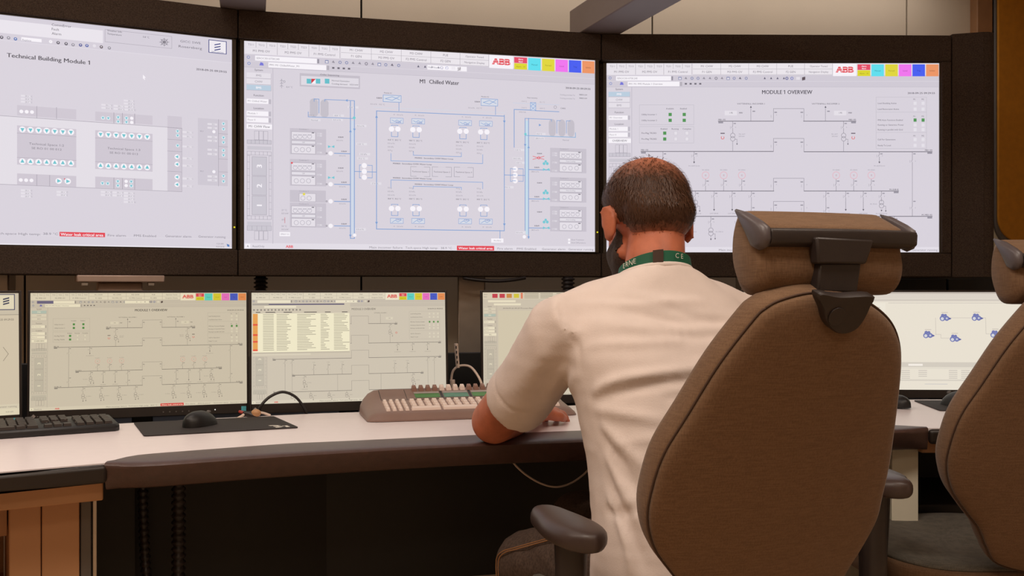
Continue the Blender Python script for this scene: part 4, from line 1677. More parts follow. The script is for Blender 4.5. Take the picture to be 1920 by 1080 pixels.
def draw_m2(c, pl):
    c.map, c.k = MOD3, K3
    header(c, '', 'PM1 F1 PMS')
    sidebar(c, 0, 'F1 Overview', 'OVERVIEW')
    statusbar(c)
    g = (140, 136, 148)
    c.text(1452, 171, 'MODULE 3 OVERVIEW', 6.6, (86, 82, 92), 4, 'l', w=78)
    c.text(1753, 171, '2018-09-25 09:29:55', 3.3, (88, 84, 94), 4, 'r', w=51, bold=.02)
    for y0, y1 in ((180, 206), (206, 244), (244, 272)):
        c.frame(1640, y0, 1742, y1, (190, 186, 196), 2, 0.6)
    for y, s_, on in ((188, 'Load Shedding Active', 0), (199, 'Load Restoration Active', 0), (215, 'PMS Auto Functions Enabled', 1),
                      (226, 'Running on Generator Power', 0), (236, 'Running in parallel with Grid', 0), (254, 'Call For Generators', 0), (265, 'Ready To Load', 0)):
        c.text(1644, y, s_, 2.8, INK, 4)
        for x in (1708, 1722, 1736):
            c.rect(x - 2.6, y - 2.8, x + 2.6, y + 2.8, GREEN if on else (228, 224, 232), 3)
    c.text(1545, 184, 'VATTENFALL INCOMER 3', 2.7, INK, 4, 'c', w=42)
    c.line([(1545, 188), (1545, 219)], g, 2, 0.7)
    c.rect(1563, 198, 1586, 206, PALE, 2)
    c.text(1574, 202, '0.94', 2.8, INK, 4, 'c')
    for y, yb, x0, x1 in ((219, 194, 1240, 1600), (283, 257, 1202, 1745), (331, 306, 1202, 1745), (383, 355, 1262, 1685), (436, 405, 1204, 1748)):
        c.line([(1450, y), (1450, yb), (1506, yb), (1506, y)], g, 2, 0.7)
        busbar(c, x0, 1450, y, 'F1-1', -1)
        busbar(c, 1506, x1, y, 'F1-2', 1)
    for x in (1240, 1262, 1700, 1722):
        breaker(c, x, 331, 355)
        c.line([(x, 355), (x, 436)], g, 2, 0.6)
    breaker(c, 1576, 219, 240)
    trafo(c, 1576, 248)
    c.line([(1576, 256), (1576, 283)], g, 2, 0.6)
    c.circ(1597, 250, 3.2, (226, 90, 90), 3, 1.0)
    for x in (1600, 1650, 1700):
        breaker(c, x, 284, 300)
        arrow(c, x, 298, 309, 'F1-SWITCH 0%d' % (x % 7))
    for x in (1330, 1375, 1420, 1590, 1632):
        breaker(c, x, 348, 383)
        c.text(x, 343, 'F1-G01', 2.2, SOFT, 4, 'c')
    for x in (1300, 1650):
        breaker(c, x, 384, 400)
        trafo(c, x, 408, 'F1-TRF-01')
        arrow(c, x, 416, 424, 'F1-SWITCH 02')
    for x in (1405, 1545):
        c.line([(x, 383), (x, 436)], g, 2, 0.6)
    for x in (1262, 1320, 1378, 1434, 1525, 1580, 1634, 1690):
        c.line([(x, 436), (x, 446)], g, 2, 0.6)
        trafo(c, x, 450, 'TRF-01')
    # alarm list window on top
    c.rect(1138, 150, 1447, 322, (218, 212, 220), 7)
    c.rect(1140, 151.6, 1190, 157.6, (180, 176, 190), 8)
    c.rect(1190, 153, 1428, 156.6, (78, 74, 132), 8)
    c.rect(1176, 160, 1275, 166, WHITE, 8)
    for i in range(14):
        c.rect(1142 + i * 11, 170, 1147 + i * 11, 175, SOFT, 8)
    c.rect(1140, 184, 1444, 308, (252, 250, 250), 8)
    for i, (x, w_) in enumerate(((1150, 14), (1180, 30), (1236, 26), (1300, 40), (1366, 18), (1420, 18))):
        c.rect(x, 179, x + w_, 181.4, INK, 9)
    rr = random.Random(11)
    for k in range(22):
        y = 187.5 + k * 5.4
        for x, w0, w1 in ((1172, 33, 34), (1214, 30, 46), (1278, 26, 60), (1352, 8, 30), (1394, 20, 50)):
            c.rect(x, y - .9, x + rr.uniform(w0, w1), y + .9, (168, 164, 168), 9)
        c.rect(1141, y - 2.6, 1156, y + 2.6, (238, 84, 70) if k in (6, 12, 16, 21) else (242, 170, 96), 9)
    c.rect(1140, 308, 1444, 313, (206, 200, 208), 8)
    c.rect(1140, 313, 1320, 318, PALE, 8)


def draw_m3(c, pl):
    c.map, c.k = MOD3, K3
    c.rect(1137, 117, 1761, 140, (226, 220, 228), 1)
    for x, col in ((1170, (206, 70, 100)), (1195, (206, 70, 100)), (1219, (214, 150, 90)), (1244, (222, 214, 80))):
        c.rect(x, 122, x + 18, 136, col, 3)
    c.text(1141, 124, 'Alarms', 3, INK, 4)
    c.text(1141, 132, 'Events', 3, INK, 4)
    for k in range(4):
        c.rect(1268, 119 + k * 5, 1275, 123 + k * 5, (238, 110, 80), 3)
        for x, w_ in ((1280, 50), (1336, 44), (1392, 100), (1510, 80)):
            c.rect(x, 120 + k * 5, x + w_, 121.8 + k * 5, (160, 154, 158), 3)
    c.rect(1155, 144, 1250, 151, WHITE, 2)
    c.rect(1175, 155, 1268, 162, WHITE, 2)
    c.text(1206, 172, '2018-09-25 09:29 Process Alarms', 3.6, INK, 4, w=112)
    sidebar(c, 2, 'Alarms', 'ALL')
    c.rect(1190, 180, 1756, 458, (222, 216, 220), 1)
    for k in range(20):
        c.rect(1400, 190 + k * 13, 1740, 191.4 + k * 13, (180, 174, 180), 2)
    statusbar(c)


def draw_m4(c, pl):
    c.map, c.k = MOD3, K3
    c.rect(1137, 117, 1761, 128, (226, 220, 228), 1)
    c.rect(1137, 130, 1761, 140, WHITE, 1)
    for k in range(18):
        c.rect(1145 + k * 33, 121, 1170 + k * 33, 123.4, (170, 164, 170), 2)
        c.rect(1145 + k * 33, 134, 1168 + k * 33, 136, (186, 180, 186), 2)
    c.rect(1137, 142, 1300, 460, (226, 222, 224), 1)
    for k in range(30):
        c.rect(1145, 150 + k * 10, 1200 + (k * 37) % 60, 152.4 + k * 10, (170, 164, 170), 2)
        c.rect(1320, 150 + k * 10, 1420 + (k * 53) % 240, 152.4 + k * 10, (176, 170, 176), 2)


def draw_m5(c, pl):
    c.map = raymap(pl)
    c.k = 1920 / 332
    g = (198, 192, 196)
    c.rect(1600, 547, 1960, 551, (200, 192, 194), 2)
    c.rect(1600, 551, 1960, 560, (222, 216, 218), 2)
    c.rect(1600, 560.5, 1960, 565, (214, 208, 210), 2)
    c.rect(1612, 568, 1664, 728, (240, 236, 236), 2)
    for k in range(6):
        c.rect(1622, 576 + k * 9, 1650, 577.6 + k * 9, g, 3)
    c.hv([(1666, 568), (1940, 568)], g, 3, 0.8)
    pos = [(1771, 595), (1831, 594.5), (1740, 627), (1790, 634), (1866, 626)]
    c.hv([(1781, 596), (1821, 596)], g, 3, 0.7)
    c.hv([(1754, 596), (1754, 627)], g, 3, 0.7)
    c.hv([(1754, 627), (1764, 627), (1764, 634), (1780, 634)], g, 3, 0.7)
    c.hv([(1840, 596), (1848, 596), (1848, 626), (1858, 626)], g, 3, 0.7)
    for x, y in pos:
        for dx, dy, r in ((-4, 2, 5.2), (4, 2, 4.8), (-3.4, -3.4, 3.4), (1.6, -3.6, 2.8)):
            c.circ(x + dx, y + dy, r, (118, 126, 196), 4)
        c.circ(x - 4.4, y + 2.6, 2.9, (216, 220, 240), 5)
        c.circ(x + 4, y + 2, 1.9, (200, 206, 236), 5)
        c.tri(x + 10, y + 2.4, 3, 0, (88, 96, 172), 5)
        c.rect(x - 6, y - 9.5, x + 6, y - 8.4, g, 5)
    c.rect(1690, 679, 1940, 689, (214, 209, 210), 3)
    c.rect(1703, 682, 1730, 686, WHITE, 4)
    c.rect(1612, 689, 1940, 692, (226, 222, 222), 3)
    for x0, n_ in ((1690, 5), (1722, 4), (1779, 5), (1802, 5)):
        for k in range(n_):
            c.rect(x0, 694 + k * 3.6, x0 + 16, 695.2 + k * 3.6, g, 4)
    c.rect(1612, 711, 1940, 715, (218, 213, 214), 3)
    c.hv([(1734, 720), (1776, 720)], (190, 190, 210), 4, 0.8)


monitor('monitor cut by the left picture edge, showing a plan page beside the module overview', (-1.565, 2.045), (-1.138, 2.304), draw_m0, (222, 214, 222), TINT)
monitor('desk monitor with MODULE 1 OVERVIEW diagram behind the black mouse', (-1.144, 2.364), (-0.672, 2.528), draw_m1, BG, TINT)
monitor('desk monitor with an alarm list window over its diagram, behind the arched black cable', (-0.654, 2.505), (-0.1735, 2.638), draw_m2, BG, (0.88, 0.83, 0.60),
        stick=False)
monitor('desk monitor with red, orange and yellow tabs, half hidden by the seated man', (-0.077, 2.70), (0.418, 2.775), draw_m3, BG, (0.86, 0.80, 0.56), stick=False)
monitor('desk monitor mostly hidden behind the man and the front chair', (0.455, 2.80), (0.955, 2.855), draw_m4, BG, (0.9, 0.84, 0.62), stick=False)
monitor('desk monitor with blue pump symbols on a white page, between the two chairs', (1.0, 2.87), (1.5, 2.85), draw_m5, (236, 231, 230), (0.96, 0.93, 0.80), stick=False)

# ------------------------------------------------------------------ between desk and wall
t = thing('lift_column', 'pale metal column with top bracket under the left part of the surround', 'column', (-1.16, 3.05, FL))
yb = math.radians(26)
mb = MB()
q0 = P(224, 530, 3.12)
mb.box((q0.x, q0.y, (FL + 1.078) / 2), (0.13, 0.07, 1.078 - FL), yb)
obj('column', mb, mat('pale_metal', rgb(190, 165, 150), 0.4, 0.3, vary=0.05), t, bevel=0.004)
mb = MB()
mb.box((q0.x, q0.y, 1.0885), (0.25, 0.16, 0.021), yb)
obj('bracket', mb, MATS['pale_metal'], t, bevel=0.003)
mb = MB()
for s_ in (-0.095, 0.095):
    mb.box((q0.x + s_ * math.cos(yb) + 0.02, q0.y + s_ * math.sin(yb) - 0.06, 1.072), (0.02, 0.02, 0.012), yb)
obj('bolt', mb, M_alu, t, bevel=0.002)


def hose(pts, r, name, label, group=None):
    pts = crom([Vector(p) for p in pts], 60)
    pts = resample(pts, max(30, int(sum((b - a).length for a, b in zip(pts, pts[1:])) / 0.0035)))
    rs = [r * (1 + 0.16 * (1 if (i // 2) % 2 else -1)) for i in range(len(pts))]
    m_ = MB()
    m_.tube(pts, rs, 12)
    return tag(obj(name, m_, M_bcable, smooth=True), label, 'hose', group)


for px, d, lab in ((489, 3.40, 'black corrugated hose hanging under the surround, above the alarm-list monitor'),
                   (1065, 3.55, 'black corrugated hose hanging under the surround, behind the seated man')):
    q = P(px, 530, d)
    hose([(q.x, q.y, 1.100), (q.x, q.y, 0.9), (q.x + 0.01, q.y, 0.5), (q.x, q.y, FL + 0.01)], 0.021, 'corrugated_hose', lab)
for px, d, lab in ((335, 2.12, 'black corrugated hose hanging down under the desk, right one of two'),
                   (269, 2.16, 'thinner black corrugated hose beside the tan pedestal under the desk')):
    q = P(px, 900, d)
    hose([(q.x, q.y, 0.726), (q.x, q.y, 0.55), (q.x + (0.02 if px < 300 else 0), q.y, 0.35), (q.x + (0.09 if px < 300 else 0), q.y + 0.02, 0.14), (q.x + 0.12, q.y + 0.05, FL + 0.012)],
         0.013 if px > 300 else 0.010, 'corrugated_hose', lab)


def cable(name, pts, r, m_, label, cat='cable', k=8, sm=True):
    mb_ = MB()
    mb_.tube(pts, r, 8, smooth=k)
    return tag(obj(name, mb_, m_, smooth=sm), label, cat)


cable('cable', [P(868, 521, 3.46), P(895, 525, 3.45), P(930, 527, 3.45), P(960, 525, 3.46), P(985, 521, 3.48)], 0.006, M_bcable,
      'black cable sagging from the underside of the surround')
cable('cable', [P(955, 856, 2.15), P(968, 874, 2.18), P(990, 893, 2.2), P(1018, 908, 2.21), P(1045, 913, 2.22), P(1072, 905, 2.24), P(1098, 886, 2.26), P(1116, 862, 2.27)],
      0.0022, M_wcable, 'thin pale cable hanging in a loop under the desk front')
mb = MB()
mb.box((1.70, 4.06, (FL + 1.12) / 2), (0.5, 0.3, 1.12 - FL))
t = thing('black_cabinet', 'tall black cabinet standing behind the desk at the right end of the surround', 'cabinet', (1.70, 4.06, FL))
obj('body', mb, M_black, t, bevel=0.004)
mb = MB()
for s_ in (-1, 1):
    mb.box((1.70 + s_ * 0.122, 3.903, 0.62), (0.236, 0.016, 0.95))
obj('door', mb, M_dark, t, bevel=0.002)

# ------------------------------------------------------------------ things on the desk
# operator keyboard
KO = Vector((-0.331, 2.291))
ky = math.atan2(0.135, 0.493)
ku, kn = Vector((math.cos(ky), math.sin(ky))), Vector((-math.sin(ky), math.cos(ky)))
KW, KD = 0.511, 0.185


def kp(x, y, z):
    q = KO + ku * x + kn * y
    return Vector((q.x, q.y, ZT + z))


def ktop(y):
    """height of the shell top at depth y"""
    return float(np.interp(y, [0, 0.012, 0.03, 0.10, 0.165, KD], [0.004, 0.017, 0.022, 0.036, 0.058, 0.050]))


t = thing('operator_keyboard', 'large grey-brown operator keyboard with cream keys in front of the man', 'keyboard', kp(KW / 2, KD / 2, 0))
rings = []
for i in range(25):
    x = KW * (0.5 - 0.5 * math.cos(PI * i / 24))
    edge = min(x, KW - x)
    k = math.sqrt(max(0.0, 1 - (1 - min(1, edge / 0.045)) ** 2))
    k = 0.12 + 0.88 * k
    ysh = (1 - k) * 0.02
    ring = [kp(x, ysh, 0.001)]
    for y in (0.0, 0.006, 0.014, 0.03, 0.06, 0.10, 0.13, 0.155, 0.165, 0.175, KD):
        ring.append(kp(x, ysh + y * (1 - ysh * 2 / KD), 0.001 + ktop(y) * k))
    ring.append(kp(x, KD - ysh, 0.001))
    rings.append(ring)
mb = MB()
mb.loft(rings)
obj('shell', mb, M_kbd, t, smooth=True, autosm=35)


def keys(m_, x0, x1, y0, y1, nx, ny, stag=0.0, h=0.009, idx=0, gap=0.0036):
    for j in range(ny):
        for i in range(nx):
            ax = x0 + (x1 - x0) * i / nx + gap / 2 + stag * j
            bx_ = x0 + (x1 - x0) * (i + 1) / nx - gap / 2 + stag * j
            ay, by = y0 + (y1 - y0) * j / ny + gap / 2, y0 + (y1 - y0) * (j + 1) / ny - gap / 2
            za, zb = ktop(ay) - 0.002, ktop(by) - 0.002
            ins = 0.0025
            m_.add([kp(ax, ay, za), kp(bx_, ay, za), kp(bx_, by, zb), kp(ax, by, zb),
                    kp(ax + ins, ay + ins * .6, za + h), kp(bx_ - ins, ay + ins * .6, za + h), kp(bx_ - ins, by - ins, zb + h), kp(ax + ins, by - ins, zb + h)],
                   [(3, 2, 1, 0), (4, 5, 6, 7), (0, 1, 5, 4), (1, 2, 6, 5), (2, 3, 7, 6), (3, 0, 4, 7)], idx)


mb = MB()
keys(mb, 0.044, 0.104, 0.024, 0.100, 4, 4)
keys(mb, 0.104, 0.180, 0.024, 0.043, 1, 1)
keys(mb, 0.180, 0.270, 0.024, 0.043, 1, 1)
keys(mb, 0.270, 0.40, 0.024, 0.043, 7, 1)
keys(mb, 0.108, 0.40, 0.043, 0.100, 16, 3)
keys(mb, 0.410, 0.475, 0.024, 0.100, 3, 4)
obj('keys', mb, M_keyc, t, bevel=0.0008, label='cream keys')
mb = MB()
keys(mb, 0.125, 0.195, 0.148, 0.168, 4, 1, idx=1, h=0.013)
keys(mb, 0.195, 0.265, 0.148, 0.168, 4, 1, idx=0, h=0.013)
keys(mb, 0.265, 0.335, 0.148, 0.168, 4, 1, idx=1, h=0.013)
keys(mb, 0.335, 0.405, 0.148, 0.168, 4, 1, idx=0, h=0.013)
obj('function_keys', mb, [M_keyc, M_keyb], t, bevel=0.0008, label='raised row of brown and cream function keys')


def kplate(m_, x0, x1, y0, y1, lift, idx=0):
    m_.add([kp(x0, y0, ktop(y0) + lift), kp(x1, y0, ktop(y0) + lift), kp(x1, y1, ktop(y1) + lift), kp(x0, y1, ktop(y1) + lift)], [(0, 1, 2, 3)], idx)


mb = MB()
kplate(mb, 0.122, 0.41, 0.106, 0.146, 0.0018, 0)
for i, x in enumerate((0.130, 0.202, 0.274, 0.346)):
    kplate(mb, x, x + 0.062, 0.111, 0.133, 0.0026, 1 + i % 2)
    kplate(mb, x, x + 0.062, 0.134, 0.143, 0.0026, 3)
    kplate(mb, x + 0.064, x + 0.070, 0.108, 0.146, 0.0030, 4)
obj('label_strip', mb, [M_kbd, M_lcd, M_lcd2, M_plate, M_black], t, label='green label windows')
mb = MB()
for x in (0.045, 0.108):
    kplate(mb, x, x + 0.0012, 0.106, 0.160, 0.0012)
kplate(mb, 0.045, 0.45, 0.105, 0.106, 0.0012)
obj('seam', mb, M_black, t)

# black keyboard at the far left
BO = Vector((-0.85, 2.160))
by_ = math.radians(31)
bu, bn = Vector((math.cos(by_), math.sin(by_))), Vector((-math.sin(by_), math.cos(by_)))


def bp_(x, y, z):
    q = BO - bu * x + bn * y
    return Vector((q.x, q.y, ZT + z))


t = thing('keyboard', 'slim black computer keyboard at the left end of the desk', 'keyboard', bp_(0.22, 0.065, 0))
mb = MB()
ol = [(-0.002, 0.012), (0.008, 0.002), (0.43, 0.002), (0.438, 0.012), (0.438, 0.122), (0.43, 0.130), (0.010, 0.130), (0.0, 0.120)]
lo = [bp_(x, y, 0.001) for x, y in ol]
md_ = [bp_(x, y, 0.012 + y * 0.06) for x, y in ol]
hi = [bp_(0.22 + (x - 0.22) * 0.985, 0.066 + (y - 0.066) * 0.94, 0.016 + y * 0.06) for x, y in ol]
mb.loft([lo[::-1], md_[::-1], hi[::-1]])
obj('shell', mb, M_black, t, bevel=0.001)
mb = MB()


def bkey(x0, x1, y0, y1):
    z = 0.0155
    i_ = 0.0012
    mb.add([bp_(x0, y0, z + y0 * .06), bp_(x1, y0, z + y0 * .06), bp_(x1, y1, z + y1 * .06), bp_(x0, y1, z + y1 * .06),
            bp_(x0 + i_, y0 + i_, z + .006 + y0 * .06), bp_(x1 - i_, y0 + i_, z + .006 + y0 * .06), bp_(x1 - i_, y1 - i_, z + .006 + y1 * .06), bp_(x0 + i_, y1 - i_, z + .006 + y1 * .06)],
           [(0, 1, 2, 3), (7, 6, 5, 4), (4, 5, 1, 0), (5, 6, 2, 1), (6, 7, 3, 2), (7, 4, 0, 3)])


for r in range(6):
    y0 = 0.012 + r * 0.0185
    for i in range(4):
        if r < 5:
            bkey(0.012 + i * 0.0185, 0.028 + i * 0.0185, y0, y0 + 0.0165)
    for i in range(3):
        if r in (0, 3, 4, 5) or (r == 1 and i == 1):
            bkey(0.094 + i * 0.0185, 0.110 + i * 0.0185, y0, y0 + 0.0165)
    if r == 0:
        for a, b in ((0.158, 0.18), (0.182, 0.20), (0.202, 0.30), (0.302, 0.33), (0.332, 0.36), (0.362, 0.39), (0.392, 0.425)):
            bkey(a, b, y0, y0 + 0.0165)
    else:
        for i in range(14):
            bkey(0.158 + i * 0.0191, 0.1752 + i * 0.0191, y0, y0 + 0.0165)
rr = random.Random(5)
for i in range(60):
    x, y = 0.013 + rr.random() * 0.4, 0.012 + rr.randrange(6) * 0.0185 + 0.007
    mb.add([bp_(x, y, 0.0222 + y * .06), bp_(x + 0.003, y, 0.0222 + y * .06), bp_(x + 0.003, y + 0.003, 0.0222 + (y + .003) * .06), bp_(x, y + 0.003, 0.0222 + (y + .003) * .06)], [(3, 2, 1, 0)], 1)
obj('keys', mb, [M_bkey, mat('legend_ink', rgb(110, 98, 90), 0.6, vary=0.02)], t)


def mouse_mat(label, c4, logo):
    c4 = [Vector((p[0], p[1])) for p in c4]
    ctr = sum(c4, Vector((0, 0))) / 4
    t_ = thing('mouse_mat', label, 'mouse mat', (ctr.x, ctr.y, ZT))
    pts = []
    for i in range(4):
        p, a, b = c4[i], c4[i - 1], c4[(i + 1) % 4]
        da, db = (a - p).normalized() * 0.009, (b - p).normalized() * 0.009
        for k in range(5):
            s_ = k / 4
            pts.append((p + da) * (1 - s_) ** 2 + 2 * p * s_ * (1 - s_) + (p + db) * s_ * s_)
    m_ = MB()
    m_.prism(pts, ZT + 0.0003, ZT + 0.0025)
    obj('mat', m_, M_cloth, t_)
    if logo:
        # letter-like mark in the near right corner
        fr_ = c4[2]
        ux = (c4[3] - c4[2]).normalized()
        uy = (c4[1] - c4[2]).normalized()

        def g(x, y):
            q = fr_ + ux * x + uy * y
            return (q.x, q.y, ZT + 0.0028)
        m_ = MB()
        R0, R1, cx_, cy_ = 0.0125, 0.022, 0.047, 0.031
        n_ = 18
        vs_ = []
        for k in range(n_ + 1):
            a = math.radians(70 + 200 * k / n_)
            a = -a + PI
            for R_ in (R0, R1):
                vs_.append(g(cx_ - R_ * math.cos(a) * 0.9, cy_ + R_ * math.sin(a)))
        m_.add(vs_, [(2 * k, 2 * k + 1, 2 * k + 3, 2 * k + 2) for k in range(n_)])
        m_.add([g(0.047, 0.026), g(0.022, 0.026), g(0.022, 0.036), g(0.047, 0.036)], [(0, 1, 2, 3)])
        m_.add([g(0.024, 0.010), g(0.016, 0.010), g(0.016, 0.036), g(0.024, 0.036)], [(0, 1, 2, 3)])
        obj('printed_mark', m_, M_whiteink, t_, label='white printed mark in the near right corner')
    return t_


def mouse(label, c, yaw, sc=1.0):
    c = Vector((c[0], c[1], ZT + 0.0026))
    t_ = thing('computer_mouse', label, 'mouse', c)
    R_ = Matrix.Rotation(yaw, 3, 'Z')
    rings_ = []
    L, W_ = 0.055 * sc, 0.0315 * sc
    for i in range(15):
        s_ = -1 + 2 * i / 14
        wd = W_ * math.sqrt(max(0.02, 1 - abs(s_) ** 3.0))
        ht = 0.036 * sc * (max(0.05, 1 - abs(s_ + 0.15) ** 2.2) ** 0.5) + 0.002
        ring = []
        for k in range(13):
            a = PI * k / 12
            ring.append(c + R_ @ Vector((wd * math.cos(a) * (1.0 if 1 < k < 11 else 0.94), L * s_, max(0.0, ht * math.sin(a)) + 0.0005)))
        rings_.append(ring)
    m_ = MB()
    m_.loft(rings_)
    obj('shell', m_, M_black, t_, smooth=True, autosm=60)
    m_ = MB()
    m_.tube([c + R_ @ Vector((-0.003, L * .62, 0.030 * sc)), c + R_ @ Vector((0.003, L * .62, 0.030 * sc))], 0.0055 * sc, 14)
    obj('scroll_wheel', m_, M_grey, t_, smooth=True)
    return t_


mouse_mat('black mouse mat with a white mark, on the desk left of the man', [on_z(250.7, 794, ZT), on_z(513, 782, ZT), on_z(560, 803, ZT), on_z(270, 819, ZT)], True)
q = on_z(372, 801, ZT)
mouse('black computer mouse on the mat with the white mark', (q.x, q.y + 0.012), math.radians(-22), 0.86)
q = [on_z(1713, 752, ZT), on_z(1800, 752, ZT), on_z(1812, 771, ZT), on_z(1762, 771, ZT)]
mouse_mat('dark plain mouse mat at the right end of the desk, between the chairs', q, False)
q = on_z(1803, 763, ZT)
mouse('black computer mouse on the plain mat beside the right chair', (q.x, q.y + 0.01), math.radians(25))
q = on_z(1682, 764, ZT)
mouse('black computer mouse half hidden by the front chair, near the right end of the desk', (q.x, q.y + 0.0), math.radians(15), 0.8)

cable('cable', [P(484, 776, 2.44), P(490, 760, 2.44), P(506, 744, 2.45), P(529, 735, 2.46), P(551, 742, 2.47), P(566, 758, 2.475), P(575, 777, 2.48)], 0.0036, M_bcable,
      'black cable arching up in front of the alarm-list monitor')
t = thing('cable_adapter', 'tangle of white USB lead and tan adapter plug behind the mouse mat', 'adapter', P(470, 782, 2.395))
mb = MB()
mb.tube([P(432, 787, 2.375), P(442, 786, 2.38), P(452, 781, 2.39), P(460, 775, 2.40)], 0.0034, 8, smooth=6)
obj('lead', mb, M_wcable, t, smooth=True)
mb = MB()
mb.tube([P(486, 773, 2.41), P(496, 775, 2.415), P(507, 779, 2.42)], 0.003, 8, smooth=6)
obj('lead', mb, M_wcable, t, smooth=True)
mb = MB()
mb.box(P(430, 787, 2.375), (0.017, 0.012, 0.006), 0.3)
obj('usb_plug', mb, M_wcable, t, bevel=0.001)
mb = MB()
mb.caps([P(459, 775, 2.40), P(470, 778, 2.40), P(478, 780, 2.40)], [0.006, 0.009, 0.007], 10)
obj('adapter_body', mb, M_bcable, t, smooth=True)
mb = MB()
mb.ell(P(480, 774.5, 2.40), (0.012, 0.009, 0.0095))
obj('adapter_head', mb, M_copper, t, smooth=True)
mb = MB()
mb.caps([P(450, 772, 2.40), P(457, 774, 2.40)], [0.004, 0.004], 8)
obj('plug_tip', mb, M_red, t, smooth=True)
# usb stick hub with white cable between the two monitors
t = thing('usb_hub', 'upright white USB hub with looped cable, between two monitors behind the operator keyboard', 'usb hub', P(855, 688, 2.72))
mb = MB()
a, b = P(855, 644, 2.72), P(858.5, 690, 2.72)
mb.tube([a, b], 0.0058, 4)
obj('hub', mb, M_wcable, t, bevel=0.001)
mb = MB()
for k in range(4):
    p = a.lerp(b, 0.15 + 0.2 * k) - Vector((0, 0.0062, 0))
    mb.box(p, (0.003, 0.003, 0.007))
obj('port', mb, M_black, t)
mb = MB()
mb.tube([P(846, 735, 2.73), P(846, 712, 2.73), P(850, 695, 2.725), P(862, 686, 2.72), P(880, 687, 2.715), P(893, 700, 2.70), P(903, 720, 2.68), P(905, 744, 2.66)], 0.0034, 8, smooth=8)
obj('cable', mb, M_wcable, t, smooth=True)
mb = MB()
p0, p1 = P(848, 712, 2.724), P(849, 726, 2.724)
mb.tube([p0, p1], 0.0075, 8)
obj('plug', mb, M_wcable, t, bevel=0.001)

# ------------------------------------------------------------------ office chairs
CHO, CHY = Vector((0.285, 1.657)), math.radians(20)
CR, CF = Vector((math.cos(CHY), math.sin(CHY), 0)), Vector((-math.sin(CHY), math.cos(CHY), 0))
LEAN = 0.17 / 0.42
BB = Vector((0.36, 1.45, 0.6))


def loc3(p):
    """plan-unit world -> chair frame (r, f, z above floor)"""
    d = Vector(p) - Vector((CHO.x, CHO.y, FL))
    return Vector((d.dot(CR), d.dot(CF), d.z))


def on_back(px, py, off=0.0):
    """point of the reclined back plane seen at a pixel, in the chair frame; off > 0 lies behind it"""
    n = (CF + Vector((0, 0, LEAN))).normalized()
    d = Vector(((px - 960) / FPX, 1, -(py - 540) / FPX))
    o = Vector((0, 0, CZ))
    t_ = (BB - n * off - o).dot(n) / d.dot(n)
    return loc3(o + d * t_)


def on_f(px, py, f):
    """point of the upright plane f = const of the chair frame seen at a pixel"""
    d = Vector(((px - 960) / FPX, 1, -(py - 540) / FPX))
    o = Vector((0, 0, CZ))
    base = Vector((CHO.x, CHO.y, 0)) + CF * f
    return loc3(o + d * ((base - o).dot(CF) / d.dot(CF)))


NB = Vector((0, 1, LEAN)).normalized()      # forward normal of the backrest, chair frame


